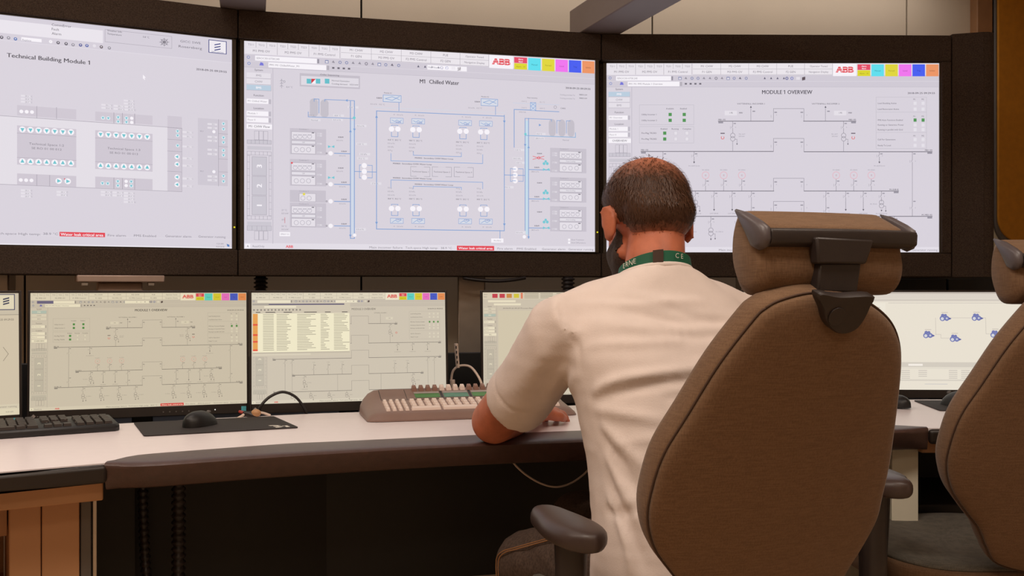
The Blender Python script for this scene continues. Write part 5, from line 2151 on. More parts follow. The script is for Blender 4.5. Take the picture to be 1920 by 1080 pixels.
def chair(name, label, org, yaw, group):
    t_ = thing(name, label, 'office chair', (org[0], org[1], FL), group, yaw, True)
    outline = [(1446, 586), (1474, 570), (1525, 556), (1580, 556), (1620, 565), (1660, 590), (1686, 620), (1699, 660), (1699, 715), (1688, 820), (1679, 885), (1667, 940), (1656, 985),
               (1628, 1035), (1598, 1080), (1576, 1120), (1562, 1165), (1540, 1200), (1440, 1212), (1345, 1200), (1318, 1165), (1300, 1125), (1270, 1088), (1240, 1045), (1228, 990), (1238, 930), (1260, 866), (1304, 790), (1362, 692), (1424, 608)]
    ps = crom([on_back(*p) for p in outline], 5, True)
    ctr = sum(ps, Vector((0, 0, 0))) / len(ps)

    def ring(s_, d):
        out = []
        for p in ps:
            q = ctr + (p - ctr) * s_
            w_ = (q.x - ctr.x) / 0.2
            out.append(q + NB * (d + 0.012 * w_ * w_))
        return out
    m_ = MB()
    m_.loft([ring(s_, d) for s_, d in ((0.02, -0.012), (0.25, -0.0115), (0.5, -0.010), (0.72, -0.007), (0.88, -0.0035), (0.95, -0.001), (0.985, 0.003), (1.0, 0.010))], cap=True)
    obj('back_cover', m_, M_fabric, t_, smooth=True)
    m_ = MB()
    m_.loft([ring(s_, d) for s_, d in ((0.985, 0.0085), (1.002, 0.010), (1.010, 0.016), (1.012, 0.028), (1.005, 0.042), (0.985, 0.053), (0.93, 0.060), (0.7, 0.058), (0.4, 0.052), (0.02, 0.05))], cap=True)
    obj('backrest', m_, M_fabric, t_, smooth=True)
    # piping along the edge seam and two stitch rows on the side
    m_ = MB()
    rg = ring(1.003, 0.0095)
    m_.tube(rg + [rg[0]], 0.0016, 6)
    obj('seam_piping', m_, mat('dark_piping', rgb(74, 52, 38), 0.8, vary=0.1), t_, smooth=True)
    # headrest bracket
    tongue = [(1519, 541), (1560, 546), (1622, 545), (1617, 565), (1605, 590), (1590, 608), (1570, 616), (1550, 612), (1536, 596), (1529, 572)]
    tp = crom([on_back(*p, 0.0) for p in tongue], 4, True)
    m_ = MB()
    m_.loft([[p - NB * 0.004 for p in tp], [p - NB * 0.016 for p in tp], [sum(tp, Vector()) / len(tp) + (p - sum(tp, Vector()) / len(tp)) * 0.94 - NB * 0.0185 for p in tp]])
    obj('headrest_bracket', m_, M_chairblk, t_, smooth=True, autosm=40)
    m_ = MB()
    c_ = on_back(1568, 593, 0.018)
    m_.disc(c_, -NB, 0.0125, 0.0025, 28)
    obj('adjust_button', m_, M_chairblk, t_, bevel=0.0006)
    # headrest: profile swept along r
    H0 = loc3((0.40, 1.30, 1.10))
    hr, hf = H0.x, H0.y

    def sweep(profile, r0, r1, n_, bow=0.0, ends=0.0):
        rg_ = []
        cxp = sum(p[0] for p in profile) / len(profile)
        czp = sum(p[1] for p in profile) / len(profile)
        for i in range(n_ + 1):
            s_ = i / n_
            r = r0 + (r1 - r0) * s_
            e_ = min(s_, 1 - s_) * (r1 - r0)
            k = 1 if ends <= 0 else math.sqrt(max(0.0, 1 - (1 - min(1, e_ / ends)) ** 2)) * 0.3 + 0.7
            b_ = bow * (1 - (2 * s_ - 1) ** 2)
            rg_.append([Vector((hr + r, hf + cxp + (f - cxp) * k - b_, z - FL + 0)) if False else
                        Vector((hr + r, hf + cxp + (f - cxp) * k - b_, (czp + (z - czp) * k) - FL)) for f, z in profile])
        m2 = MB()
        m2.loft(rg_)
        return m2
    prof = [(0.064, 1.163), (0.045, 1.157), (0.024, 1.147), (0.006, 1.136), (0.010, 1.112), (0.006, 1.09), (0.010, 1.07), (0.024, 1.055), (0.045, 1.050), (0.066, 1.058), (0.080, 1.08), (0.086, 1.11), (0.081, 1.148)]
    pv = crom([Vector((a, b)) for a, b in prof], 3, True)
    m_ = sweep([(p.x, p.y) for p in pv], -0.084, 0.148, 26, 0.012, 0.012)
    obj('headrest', m_, M_fabric, t_, smooth=True)
    prof = [(0.012, 1.1385), (-0.004, 1.1355), (-0.006, 1.131), (-0.005, 1.118), (0.002, 1.113), (0.012, 1.113)]
    m_ = sweep(prof, -0.076, 0.156, 20, 0.012)
    obj('headrest_shell', m_, M_chairblk, t_, bevel=0.0015)
    prof = [(0.066, 1.166), (0.040, 1.160), (0.010, 1.147), (-0.006, 1.138), (-0.008, 1.122), (-0.004, 1.112), (0.010, 1.108), (0.024, 1.113), (0.040, 1.135)]
    for r0, r1 in ((-0.091, -0.074), (0.147, 0.157)):
        m_ = sweep(prof, r0, r1, 6, 0.0, 0.011)
        obj('headrest_end_cap', m_, M_cap, t_, smooth=True)
    # neck of the headrest
    m_ = MB()

    def slab(pxs, f0, f1):
        m_.loft([[Vector((q.x, f0, q.z)) for q in pxs], [Vector((q.x, f1, q.z)) for q in pxs]])
    for quad, fm in ((((1531, 444), (1640, 450), (1625, 495), (1535, 495)), hf - 0.022), (((1538, 492), (1616, 492), (1608, 549), (1533, 549)), hf - 0.016)):
        pq = [on_f(*p, fm) for p in quad]
        m_.loft([[Vector((p.x, fm, p.z)) for p in pq], [Vector((p.x, fm + 0.018, p.z)) for p in pq]])
    obj('headrest_post', m_, M_chairblk, t_, bevel=0.003)
    # seat
    ZS = 0.535 - FL
    m_ = MB()
    so = []
    for k in range(48):
        a = 2 * PI * k / 48
        ca, sa = math.cos(a), math.sin(a)
        so.append((0.205 * abs(ca) ** 0.55 * (1 if ca >= 0 else -1), 0.075 + 0.225 * abs(sa) ** 0.6 * (1 if sa >= 0 else -1)))

    def sring(s_, z, drop=0.0):
        return [Vector((x * s_, 0.075 + (y - 0.075) * s_, z - (drop if y > 0.2 else 0) + 0.008 * (abs(x) / 0.2) ** 2)) for x, y in so]
    m_.loft([sring(0.9, ZS - 0.075), sring(0.97, ZS - 0.068), sring(1.0, ZS - 0.045), sring(1.0, ZS - 0.022), sring(0.984, ZS - 0.0115), sring(0.9, ZS - 0.024)])
    obj('seat_border', m_, M_fabric, t_, smooth=True, label='brown fabric border of the seat')
    m_ = MB()
    m_.loft([sring(0.9, ZS - 0.02), sring(0.984, ZS - 0.0105), sring(0.975, ZS - 0.006), sring(0.92, ZS), sring(0.6, ZS - 0.002), sring(0.1, ZS - 0.005)])
    obj('seat', m_, M_fabric2, t_, smooth=True)
    m_ = MB()
    m_.box((0, 0.03, ZS - 0.092), (0.26, 0.30, 0.045))
    obj('mechanism', m_, M_chairblk, t_, bevel=0.01)
    m_ = MB()
    bb = on_back(1440, 1190)
    m_.tube([(0.02, -0.04, ZS - 0.100), (0.02, -0.16, ZS - 0.11), (bb.x, bb.y - 0.02, ZS - 0.085), (bb.x, bb.y - 0.010, ZS - 0.04)], [0.028, 0.028, 0.024, 0.016], 12, smooth=6)
    obj('back_support', m_, M_chairblk, t_, smooth=True)
    # armrests
    for sd, r, f, z in ((-1, -0.238, -0.060, 0.710), (1, 0.350, -0.02, 0.738)):
        z = z - FL
        m_ = MB()
        rg = []
        for i in range(19):
            s_ = i / 18
            y = -0.108 + 0.216 * s_
            e_ = min(s_, 1 - s_) * 0.216
            k = math.sqrt(max(0.02, 1 - (1 - min(1, e_ / 0.045)) ** 2))
            wd = (0.036 + 0.007 * math.cos(2 * PI * (s_ - 0.4))) * k
            hh = 0.011 + 0.008 * k
            ring_ = []
            for q in range(20):
                a = 2 * PI * q / 20
                ca, sa = math.cos(a), math.sin(a)
                ring_.append(Vector((r + wd * (abs(ca) ** 0.7) * (1 if ca >= 0 else -1), f + y, z - 0.016 + hh * (abs(sa) ** 0.8) * (1 if sa >= 0 else -0.9))))
            rg.append(ring_)
        m_.loft(rg)
        pad = obj('armrest', m_, M_armpad, t_, smooth=True)
        m_ = MB()
        sx = -1 if sd < 0 else 1
        inx = r - sx * 0.04
        m_.tube([(r, f - 0.02, z - 0.03), (r, f - 0.02, z - 0.09), (r, f - 0.015, ZS - 0.02), (inx, f + 0.02, ZS - 0.085), (sx * 0.12, 0.02, ZS - 0.095)],
                [0.026, 0.024, 0.023, 0.020, 0.018], 14, smooth=6)
        obj('arm_post', m_, M_chairblk, t_, smooth=True)
    # column, star base, castors
    m_ = MB()
    m_.tube([(0, 0.03, ZS - 0.11), (0, 0.03, 0.10)], [0.024, 0.026], 16)
    m_.tube([(0, 0.03, 0.25), (0, 0.03, 0.08)], [0.032, 0.034], 16)
    obj('gas_column', m_, M_chairblk, t_, smooth=True, autosm=40)
    m_ = MB()
    for k in range(5):
        a = 2 * PI * k / 5 + 0.3
        d = Vector((math.cos(a), math.sin(a), 0))
        m_.tube([Vector((0, 0.03, 0.105)), Vector((0, 0.03, 0.092)) + d * 0.15, Vector((0, 0.03, 0.062)) + d * 0.285], [0.028, 0.022, 0.015], 10)
    obj('star_base', m_, M_chairblk, t_, smooth=True)
    for k in range(5):
        a = 2 * PI * k / 5 + 0.3
        d = Vector((math.cos(a), math.sin(a), 0))
        p = Vector((0, 0.03, 0.026)) + d * 0.285
        e_ = Vector((-d.y, d.x, 0))
        m_ = MB()
        for s_ in (-1, 1):
            m_.tube([p + e_ * 0.004 * s_, p + e_ * 0.020 * s_], 0.0255, 16)
        m_.tube([p, p + Vector((0, 0, 0.04))], 0.007, 8)
        obj('castor', m_, M_black, t_, smooth=True, autosm=40)
    return t_


chair('office_chair', 'brown high-back office chair the man in the white T-shirt sits on', (CHO.x, CHO.y), CHY, 'brown high-back office chairs')
# the second chair is a copy of the first with its parts
first = bpy.data.objects['office_chair']
second = first.copy()
C.objects.link(second)
for ch in list(first.children):
    k_ = ch.copy()
    C.objects.link(k_)
    k_.parent = second
    if ch.name.startswith('headrest') and not ch.name.startswith('headrest_bracket'):
        k_.location = (-0.02, 0.05, -0.02)        # its headrest is set lower
second['label'] = 'empty brown office chair with grey seat, cut by the right picture edge'
second.location = T((0.926, 2.032, FL))
second.rotation_euler = (0, 0, math.radians(8))

# ------------------------------------------------------------------ the person
PY = math.radians(17)
PR, PF = Vector((math.cos(PY), math.sin(PY), 0)), Vector((-math.sin(PY), math.cos(PY), 0))
UZ = Vector((0, 0, 1))
man = thing('person', 'bald-crowned bearded man in a white T-shirt seated at the desk, back to the camera', 'person', (0.30, 1.75, FL))


def oval(c, w_, d, n_=28, tip=0.0, pw=0.85):
    """ring across the trunk, tip > 0 tilts its front edge down"""
    out = []
    for k in range(n_):
        a = 2 * PI * k / n_
        ca, sa = math.cos(a), math.sin(a)
        x = w_ * abs(ca) ** pw * (1 if ca >= 0 else -1)
        y = d * abs(sa) ** pw * (1 if sa >= 0 else -1)
        out.append(Vector(c) + PR * x + PF * y - UZ * (tip * y))
    return out


def organic(name, mb_, mats, parent, voxel, smooth_it=6, deform=None, sm=0.5):
    """union of the shapes in mb_ as one continuous surface"""
    o0 = ORG[parent.name][0]
    me = bpy.data.meshes.new(name)
    me.from_pydata([tuple((v - o0) * SC) for v in mb_.v], [], mb_.f)
    tmp = bpy.data.objects.new('tmp', me)
    C.objects.link(tmp)
    r = tmp.modifiers.new('r', 'REMESH')
    r.mode = 'VOXEL'
    r.voxel_size = voxel * SC
    if smooth_it:
        s_ = tmp.modifiers.new('s', 'SMOOTH')
        s_.factor = sm
        s_.iterations = smooth_it
    bpy.context.view_layer.update()
    dg = bpy.context.evaluated_depsgraph_get()
    out = bpy.data.meshes.new_from_object(tmp.evaluated_get(dg))
    bpy.data.objects.remove(tmp)
    bpy.data.meshes.remove(me)
    out.name = name
    if deform is not None:
        n_ = len(out.vertices)
        co_ = np.empty(n_ * 3)
        out.vertices.foreach_get('co', co_)
        no_ = np.empty(n_ * 3)
        out.vertices.foreach_get('normal', no_)
        co_, no_ = co_.reshape(-1, 3), no_.reshape(-1, 3)
        co_ = deform(co_ / SC + np.array(o0[:]), no_)
        out.vertices.foreach_set('co', ((co_ - np.array(o0[:])) * SC).ravel())
        out.update()
    out.materials.clear()
    finish_mesh(out, mats if isinstance(mats, list) else [mats], True)
    ob = bpy.data.objects.new(name, out)
    C.objects.link(ob)
    ob.parent = parent
    ORG[ob.name] = (o0, False)
    return ob


TR = [((0.312, 1.675, 0.50), 0.172, 0.125), ((0.31, 1.68, 0.56), 0.182, 0.132), ((0.305, 1.69, 0.66), 0.172, 0.126), ((0.297, 1.712, 0.76), 0.170, 0.122),
      ((0.285, 1.738, 0.86), 0.178, 0.122), ((0.272, 1.757, 0.94), 0.186, 0.120), ((0.262, 1.775, 1.00), 0.180, 0.104), ((0.258, 1.785, 1.045), 0.148, 0.084),
      ((0.257, 1.790, 1.070), 0.100, 0.069, 0.2), ((0.257, 1.795, 1.084), 0.071, 0.062, 0.34)]
TR = [(t_ + (0.0,))[:4] for t_ in TR]
LSH, RSH = Vector((0.088, 1.742, 0.985)), Vector((0.428, 1.845, 0.985))
LEL, LWR = Vector((-0.036, 2.000, 0.793)), Vector((0.050, 2.205, 0.783))
REL, RWR = Vector((0.47, 2.075, 0.80)), Vector((0.315, 2.245, 0.785))
E0 = Vector((0.2555, 1.862, 1.176))              # between the ears
hp = math.radians(9)
HR_ = PR
HF_ = (PF * math.cos(hp) - UZ * math.sin(hp)).normalized()
HU_ = HR_.cross(HF_).normalized()
HM = Matrix((HR_, HF_, HU_)).transposed()


def hd(r, f, u):
    return E0 + HR_ * r + HF_ * f + HU_ * u


# ---- body: head, neck, trunk, arms, hands as one surface
b = MB()
b.loft([oval(c, w_ * 0.9, d * 0.88) for c, w_, d, tp in TR])
b.caps([hd(0, -0.028, -0.03), Vector((0.257, 1.80, 1.085)), Vector((0.258, 1.785, 1.02))], [0.052, 0.056, 0.062], 20)
b.ell(hd(0, 0.002, 0.045), (0.0765, 0.094, 0.084), HM, 28, 20)
b.ell(hd(0, -0.045, 0.018), (0.066, 0.05, 0.062), HM, 24, 16)
b.ell(hd(0, 0.040, -0.030), (0.062, 0.062, 0.082), HM, 24, 16)
for s_ in (-1, 1):
    b.ell(hd(s_ * 0.031, 0.0865, 0.0205), (0.016, 0.010, 0.006), HM, 14, 10)
    b.ell(hd(s_ * 0.031, 0.0845, 0.001), (0.015, 0.010, 0.0055), HM, 14, 10)
    b.ell(hd(s_ * 0.012, 0.112, -0.020), (0.008, 0.009, 0.007), HM, 12, 8)
    b.caps([hd(s_ * 0.052, 0.010, -0.050), hd(s_ * 0.030, 0.070, -0.088)], [0.014, 0.013], 12)
b.ell(hd(0, 0.078, -0.086), (0.032, 0.024, 0.022), HM)
b.caps([hd(0, 0.100, 0.022), hd(0, 0.118, -0.018)], [0.008, 0.013], 10)
b.ell(hd(0, 0.092, 0.03), (0.055, 0.014, 0.012), HM)
b.ell(hd(0, 0.098, -0.052), (0.024, 0.012, 0.011), HM)
for s_ in (-1, 1):
    eM = HM @ Matrix.Rotation(s_ * math.radians(-22), 3, 'Z') @ Matrix.Rotation(math.radians(-8), 3, 'X')
    b.ell(hd(s_ * 0.082, -0.004, 0.004), (0.0075, 0.019, 0.031), eM, 16, 12)
    b.ell(hd(s_ * 0.080, 0.004, -0.020), (0.008, 0.010, 0.012), eM, 12, 8)
    b.tube([hd(s_ * 0.0825, -0.004, 0.004) + eM @ Vector((s_ * 0.003, 0.018 * math.cos(math.radians(q_)), 0.030 * math.sin(math.radians(q_)))) for q_ in range(40, 271, 23)], 0.0036, 8)


def limb(sh, el, wr, m_, rs):
    e1 = sh.lerp(el, 0.5)
    f1 = el.lerp(wr, 0.35)
    m_.caps([sh, e1, el], [rs[0], rs[1], rs[2]], 20)
    m_.caps([el, f1, wr], [rs[2], rs[3], rs[4]], 20)


limb(LSH, LEL, LWR, b, (0.046, 0.046, 0.046, 0.042, 0.027))
limb(RSH, REL, RWR, b, (0.046, 0.045, 0.042, 0.041, 0.027))


def hand(wr, fwd, side, m_, thumb):
    """relaxed hand palm down on the desk; side points to the little finger"""
    fwd, side = fwd.normalized(), side.normalized()
    up = Vector((0, 0, 1))
    pl0 = wr + fwd * 0.03 - up * 0.002
    kn_ = wr + fwd * 0.078 + up * 0.000
    m_.caps([wr, wr + fwd * 0.022], [0.026, 0.025], 14)
    for k, w_ in enumerate((-0.026, -0.009, 0.009, 0.025)):
        m_.caps([wr + fwd * 0.018 + side * w_ * 0.75, kn_ + side * w_ - fwd * 0.004 * abs(k - 1)], [0.0155, 0.012], 10)
    lens = ((0.036, 0.022, 0.016), (0.040, 0.026, 0.018), (0.037, 0.024, 0.017), (0.029, 0.018, 0.014))
    for k, w_ in enumerate((-0.027, -0.009, 0.009, 0.026)):
        p = kn_ + side * w_ - fwd * 0.004 * abs(k - 1)
        pts_ = [p]
        for L_, ang in zip(lens[k], (12 + 6 * k, 40 + 9 * k, 62 + 9 * k)):
            a = math.radians(ang)
            p = p + (fwd * math.cos(a) + side * 0.10 * (k - 1.5)) * L_ - up * math.sin(a) * L_ * 0.75
            pts_.append(p)
        m_.caps(pts_, [0.0092, 0.0086, 0.0078, 0.0066], 10)
    tb = wr + fwd * 0.026 - side * 0.024 - up * 0.004
    m_.caps([tb, tb + fwd * 0.026 - side * 0.020 - up * 0.005, tb + fwd * 0.052 - side * 0.020 - up * 0.010, tb + fwd * 0.072 - side * 0.012 - up * 0.013], [0.0135, 0.0115, 0.0098, 0.0078], 10)


hand(LWR, Vector((0.33, 0.94, -0.06)), Vector((-0.94, 0.33, 0)), b, 1)
hand(RWR, Vector((-0.62, 0.78, -0.06)), Vector((0.78, 0.62, 0)), b, 1)
# hips and legs under the trousers
LHP, LKN, LAN = Vector((0.215, 1.71, 0.585)), Vector((0.030, 1.965, 0.520)), Vector((0.040, 2.02, 0.15))
RHP, RKN, RAN = Vector((0.395, 1.765, 0.585)), Vector((0.150, 2.225, 0.545)), Vector((0.215, 2.26, 0.15))
for hp_, kn2, an in ((LHP, LKN, LAN), (RHP, RKN, RAN)):
    b.caps([hp_, hp_.lerp(kn2, 0.5), kn2], [0.070, 0.062, 0.047], 18)
    b.caps([kn2, kn2.lerp(an, 0.35), an], [0.046, 0.046, 0.030], 18)
body = organic('body', b, M_skin, man, 0.0046, 5)
# ---- T-shirt with folds
s = MB()
s.loft([oval(c, w_, d, 28, tp) for c, w_, d, tp in TR])
s.caps([Vector((0.245, 1.785, 1.040)), Vector((0.15, 1.757, 1.018)), LSH], [0.060, 0.056, 0.060], 20)
s.caps([Vector((0.275, 1.795, 1.040)), Vector((0.36, 1.818, 1.020)), RSH], [0.060, 0.056, 0.060], 20)
LHM = LSH.lerp(LEL, 0.70)
RHM = RSH.lerp(REL, 0.70)


def sleeve(m_, sh, hm, drop):
    ax = (hm - sh).normalized()
    rg_ = []
    side = ax.cross(UZ).normalized()
    up = side.cross(ax).normalized()
    for s_, r, dp in ((-0.25, 0.045, 0), (0.0, 0.068, 0.0), (0.3, 0.067, 0.008), (0.6, 0.066, 0.013), (0.85, 0.067, 0.014), (1.0, 0.066, 0.013)):
        c_ = sh + (hm - sh) * s_ - up * dp
        rg_.append([c_ + side * (r * 0.94 * math.cos(2 * PI * k / 24)) + up * (r * math.sin(2 * PI * k / 24)) for k in range(24)])
    m_.loft(rg_)


sleeve(s, LSH, LHM, 0)
sleeve(s, RSH, RHM, 0)
SEG = []


def fold(pts, w_, amp):
    q_ = crom([Vector(p) for p in pts], 6)
    SEG.append(([np.array(p[:]) for p in q_], w_, amp))


# drag lines across the back, waist creases and sleeve creases (depth of the back about 1.62 - 1.72)
fold([P(1088, 742, 1.62), P(1150, 716, 1.63), P(1220, 704, 1.63), P(1320, 694, 1.66)], 0.010, 0.006)
fold([P(1088, 756, 1.62), P(1150, 738, 1.63), P(1230, 722, 1.63), P(1330, 715, 1.66)], 0.010, -0.0045)
fold([P(1095, 770, 1.62), P(1160, 775, 1.61), P(1240, 790, 1.60)], 0.011, 0.0045)
fold([P(1100, 800, 1.60), P(1150, 830, 1.59), P(1215, 880, 1.58)], 0.012, 0.005)
fold([P(1104, 825, 1.60), P(1150, 870, 1.58), P(1190, 920, 1.57)], 0.011, -0.005)
fold([P(1115, 860, 1.60), P(1150, 920, 1.57), P(1200, 985, 1.55)], 0.011, 0.005)
fold([P(1112, 905, 1.59), P(1160, 985, 1.56), P(1200, 1060, 1.54)], 0.012, -0.005)
fold([P(1110, 930, 1.59), P(1150, 1010, 1.55), P(1170, 1075, 1.54)], 0.010, 0.006)
fold([P(1108, 958, 1.60), P(1135, 965, 1.57), P(1190, 955, 1.56)], 0.009, -0.005)
for k, (x0, y0, x1, y1) in enumerate(((1100, 560, 1250, 575), (1170, 598, 1350, 604), (1130, 622, 1300, 640), (1200, 640, 1390, 628), (1120, 660, 1260, 668), (1250, 575, 1390, 590),
                                      (1180, 548, 1330, 552), (1230, 760, 1340, 752), (1200, 830, 1260, 842))):
    fold([P(x0, y0, 1.69), P((x0 + x1) / 2, (y0 + y1) / 2 - 4, 1.67), P(x1, y1, 1.70)], 0.009, 0.0030 if k % 2 == 0 else -0.003)
# shoulder seam and sleeve creases
fold([P(1042, 556, 1.72), P(1060, 600, 1.67), P(1074, 650, 1.66), P(1082, 700, 1.66)], 0.0045, -0.0022)
fold([P(1070, 706, 1.67), P(1050, 722, 1.70), P(1034, 755, 1.76)], 0.011, 0.0035)
fold([P(1050, 690, 1.68), P(1025, 712, 1.73), P(1008, 750, 1.80)], 0.012, -0.0030)
fold([P(1040, 640, 1.68), P(1005, 690, 1.76), P(980, 735, 1.84)], 0.013, 0.0025)
fold([P(938, 705, 1.87), P(957, 742, 1.85), P(990, 775, 1.82)], 0.005, -0.0018)


def shirt_def(co_, no_):
    d_ = np.zeros(len(co_))
    for pl_, w_, amp in SEG:
        best = np.zeros(len(co_))
        n_ = len(pl_) - 1
        lo_, hi_ = np.min(pl_, 0) - 0.12, np.max(pl_, 0) + 0.12
        sel = np.where(((co_ > lo_) & (co_ < hi_)).all(1))[0]
        for k_, (a, b_) in enumerate(zip(pl_, pl_[1:])):
            ab = b_ - a
            t_ = np.clip(((co_[sel] - a) @ ab) / (ab @ ab), 0, 1)
            dist = co_[sel] - (a + t_[:, None] * ab)
            # measured across the cloth only, so a fold need not lie exactly on it
            along = (dist * no_[sel]).sum(1)
            r2 = (dist ** 2).sum(1) - along ** 2
            u_ = (k_ + t_) / n_
            g_ = np.where(np.abs(along) < 0.09, np.exp(-r2 / (w_ * w_)) * np.sqrt(np.clip(np.sin(PI * (0.04 + 0.92 * u_)), 0, 1)), 0)
            best[sel] = np.maximum(best[sel], g_)
        d_ += 1.35 * amp * best
    for i in range(len(co_)):
        v = Vector(co_[i])
        d_[i] += 0.0016 * mnoise.noise(v * 9) + 0.0010 * mnoise.noise(Vector((v.x * 16, v.y * 16, v.z * 60)))
    return co_ + no_ * d_[:, None]


organic('t_shirt', s, M_shirt, man, 0.0062, 14, shirt_def)
# ribbed collar
shirt = [o for o in man.children if o.name.startswith('t_shirt')][0]
mb = MB()
cp = []
for k in range(40):
    a = 2 * PI * k / 40
    cp.append(Vector((0.257, 1.795, 1.081)) + PR * (0.066 * math.cos(a)) + PF * (0.058 * math.sin(a)) - UZ * (0.020 * math.sin(a)))
mb.tube(cp + [cp[0]], 0.006, 8)
obj('collar', mb, M_shirt, shirt, smooth=True)
# ---- lanyard
mb = MB()
rg = []
for k in range(49):
    a = 2 * PI * k / 48
    c_ = Vector((0.257, 1.800, 1.090)) - UZ * (0.025 * math.sin(a))
    o_ = PR * (0.0625 * math.cos(a)) + PF * (0.0585 * math.sin(a))
    n_ = (PR * math.cos(a) + PF * math.sin(a))
    rg.append([c_ + o_ + UZ * 0.011, c_ + o_ * 1.02 + n_ * 0.0015 + UZ * 0.010, c_ + o_ * 1.06 + n_ * 0.002 - UZ * 0.010, c_ + o_ * 1.03 - UZ * 0.011])
mb.loft(rg, cap=False)
lan = obj('lanyard', mb, M_green, man, smooth=True, autosm=50)


def on_ribbon(a, dz):
    return Vector((0.257, 1.800, 1.090)) - UZ * (0.025 * math.sin(a)) + (PR * (0.0625 * math.cos(a)) + PF * (0.0585 * math.sin(a))) * 1.04 + (PR * math.cos(a) + PF * math.sin(a)) * 0.0028 + UZ * dz


mb = MB()
a0 = math.radians(247)
rgs = []
for k in range(7):
    a = a0 + math.radians(-3 + 15 * k / 6)
    n_ = PR * math.cos(a) + PF * math.sin(a)
    rgs.append([on_ribbon(a, 0.013) - n_ * 0.001, on_ribbon(a, 0.013) + n_ * 0.003, on_ribbon(a, -0.016) + n_ * 0.003, on_ribbon(a, -0.016) - n_ * 0.001])
mb.loft(rgs)
obj('buckle', mb, M_clip, lan, label='brown buckle at the nape')
for txt, a_start, step in (('CE', math.radians(281), 0.16), ('ERNE', math.radians(196), 0.12)):
    mb = MB()
    for k, ch_ in enumerate(txt):
        vs_, fs_, wd = glyphs(ch_)
        a = a_start + k * step
        n_ = PR * math.cos(a) + PF * math.sin(a)
        tx = (-PR * math.sin(a) + PF * math.cos(a)).normalized()
        sc_ = 0.0085 / CAPH
        o_ = on_ribbon(a, -0.002) + n_ * 0.0022
        mb.add([o_ + tx * (x - wd / 2) * sc_ + UZ * (y * sc_) for x, y in vs_], fs_)
    obj('lettering', mb, M_whiteink, lan)

# ---- trousers and shoes
j = MB()
j.loft([oval(c, w_, d) for c, w_, d in (((0.312, 1.69, 0.495), 0.15, 0.12), ((0.312, 1.685, 0.53), 0.178, 0.135), ((0.31, 1.685, 0.59), 0.176, 0.126), ((0.307, 1.69, 0.64), 0.160, 0.115))])
for hp_, kn2, an in ((LHP, LKN, LAN), (RHP, RKN, RAN)):
    j.caps([hp_, hp_.lerp(kn2, 0.5), kn2], [0.084, 0.078, 0.064], 18)
    j.caps([kn2, kn2.lerp(an, 0.4), an], [0.063, 0.057, 0.050], 18)


def jean_def(co_, no_):
    d_ = np.zeros(len(co_))
    for i in range(len(co_)):
        v = Vector(co_[i])
        d_[i] = 0.005 * mnoise.noise(v * 14) + 0.003 * mnoise.noise(Vector((v.x * 40, v.y * 14, v.z * 60)))
    return co_ + no_ * d_[:, None]


tr = organic('trousers', j, M_jean, man, 0.0075, 4, jean_def)
mb = MB()
for off in (-0.06, 0.06):
    pts = []
    for k in range(16):
        q_ = k / 15
        if q_ < 0.45:
            c_, r_ = LHP.lerp(LKN, 0.35 + 0.65 * q_ / 0.45), 0.082 - 0.018 * q_ / 0.45
        else:
            c_, r_ = LKN.lerp(LAN, (q_ - 0.45) / 0.55), 0.064 - 0.010 * (q_ - 0.45) / 0.55
        an_ = math.radians(205) + off * 1.3
        up_ = max(0.0, 1 - q_ / 0.75)
        dv = Vector((math.cos(an_), math.sin(an_), 0.9 * up_)).normalized()
        pts.append(c_ + dv * (r_ + 0.005))
    mb.tube(crom(pts, 3), 0.0012, 6)
obj('stitching', mb, M_stitch, tr, label='tan double stitching on the leg')
for an, kn2 in ((LAN, LKN), (RAN, RKN)):
    mb = MB()
    f_ = PF
    toe = Vector((an.x, an.y, FL + 0.036)) + f_ * 0.13
    heel = Vector((an.x, an.y, FL + 0.040)) - f_ * 0.035
    mb.caps([heel, heel.lerp(toe, 0.5), toe], [0.036, 0.037, 0.032], 16)
    mb.caps([heel + f_ * 0.03 + UZ * 0.01, an], [0.036, 0.036], 14)
    sh_ = organic('shoe', mb, M_shoe, man, 0.008, 4)

# ---- hair, beard, eyes
HC, HRAD = (0, 0.002, 0.045), (0.0765, 0.094, 0.084)


def hair_mat():
    m = bpy.data.materials.new('short_brown_hair')
    m.use_nodes = True
    nt = m.node_tree
    bs = nt.nodes['Principled BSDF']
    bs.inputs['Roughness'].default_value = 0.5
    bs.inputs['Specular IOR Level'].default_value = 0.35
    at = nt.nodes.new('ShaderNodeAttribute')
    at.attribute_name = 'thin'
    tc = nt.nodes.new('ShaderNodeTexCoord')
    n = nt.nodes.new('ShaderNodeTexNoise')
    n.inputs['Scale'].default_value = 160
    n.inputs['Detail'].default_value = 4
    nt.links.new(tc.outputs['Object'], n.inputs['Vector'])
    mx = nt.nodes.new('ShaderNodeMath')
    mx.operation = 'MULTIPLY_ADD'
    nt.links.new(n.outputs['Fac'], mx.inputs[0])
    mx.inputs[1].default_value = 0.7
    sub = nt.nodes.new('ShaderNodeMath')
    sub.operation = 'SUBTRACT'
    nt.links.new(at.outputs['Fac'], sub.inputs[0])
    sub.inputs[1].default_value = 0.35
    nt.links.new(sub.outputs[0], mx.inputs[2])
    r = nt.nodes.new('ShaderNodeValToRGB')
    e = r.color_ramp.elements
    e[0].position, e[1].position = 0.15, 0.95
    e[0].color, e[1].color = rgb(66, 40, 25), rgb(184, 118, 92)
    nt.links.new(mx.outputs[0], r.inputs['Fac'])
    nt.links.new(r.outputs['Color'], bs.inputs['Base Color'])
    return m


M_scalp = hair_mat()
M_strand = mat('hair_strand', rgb(84, 54, 34), 0.45, vary=0.3, scale=200)


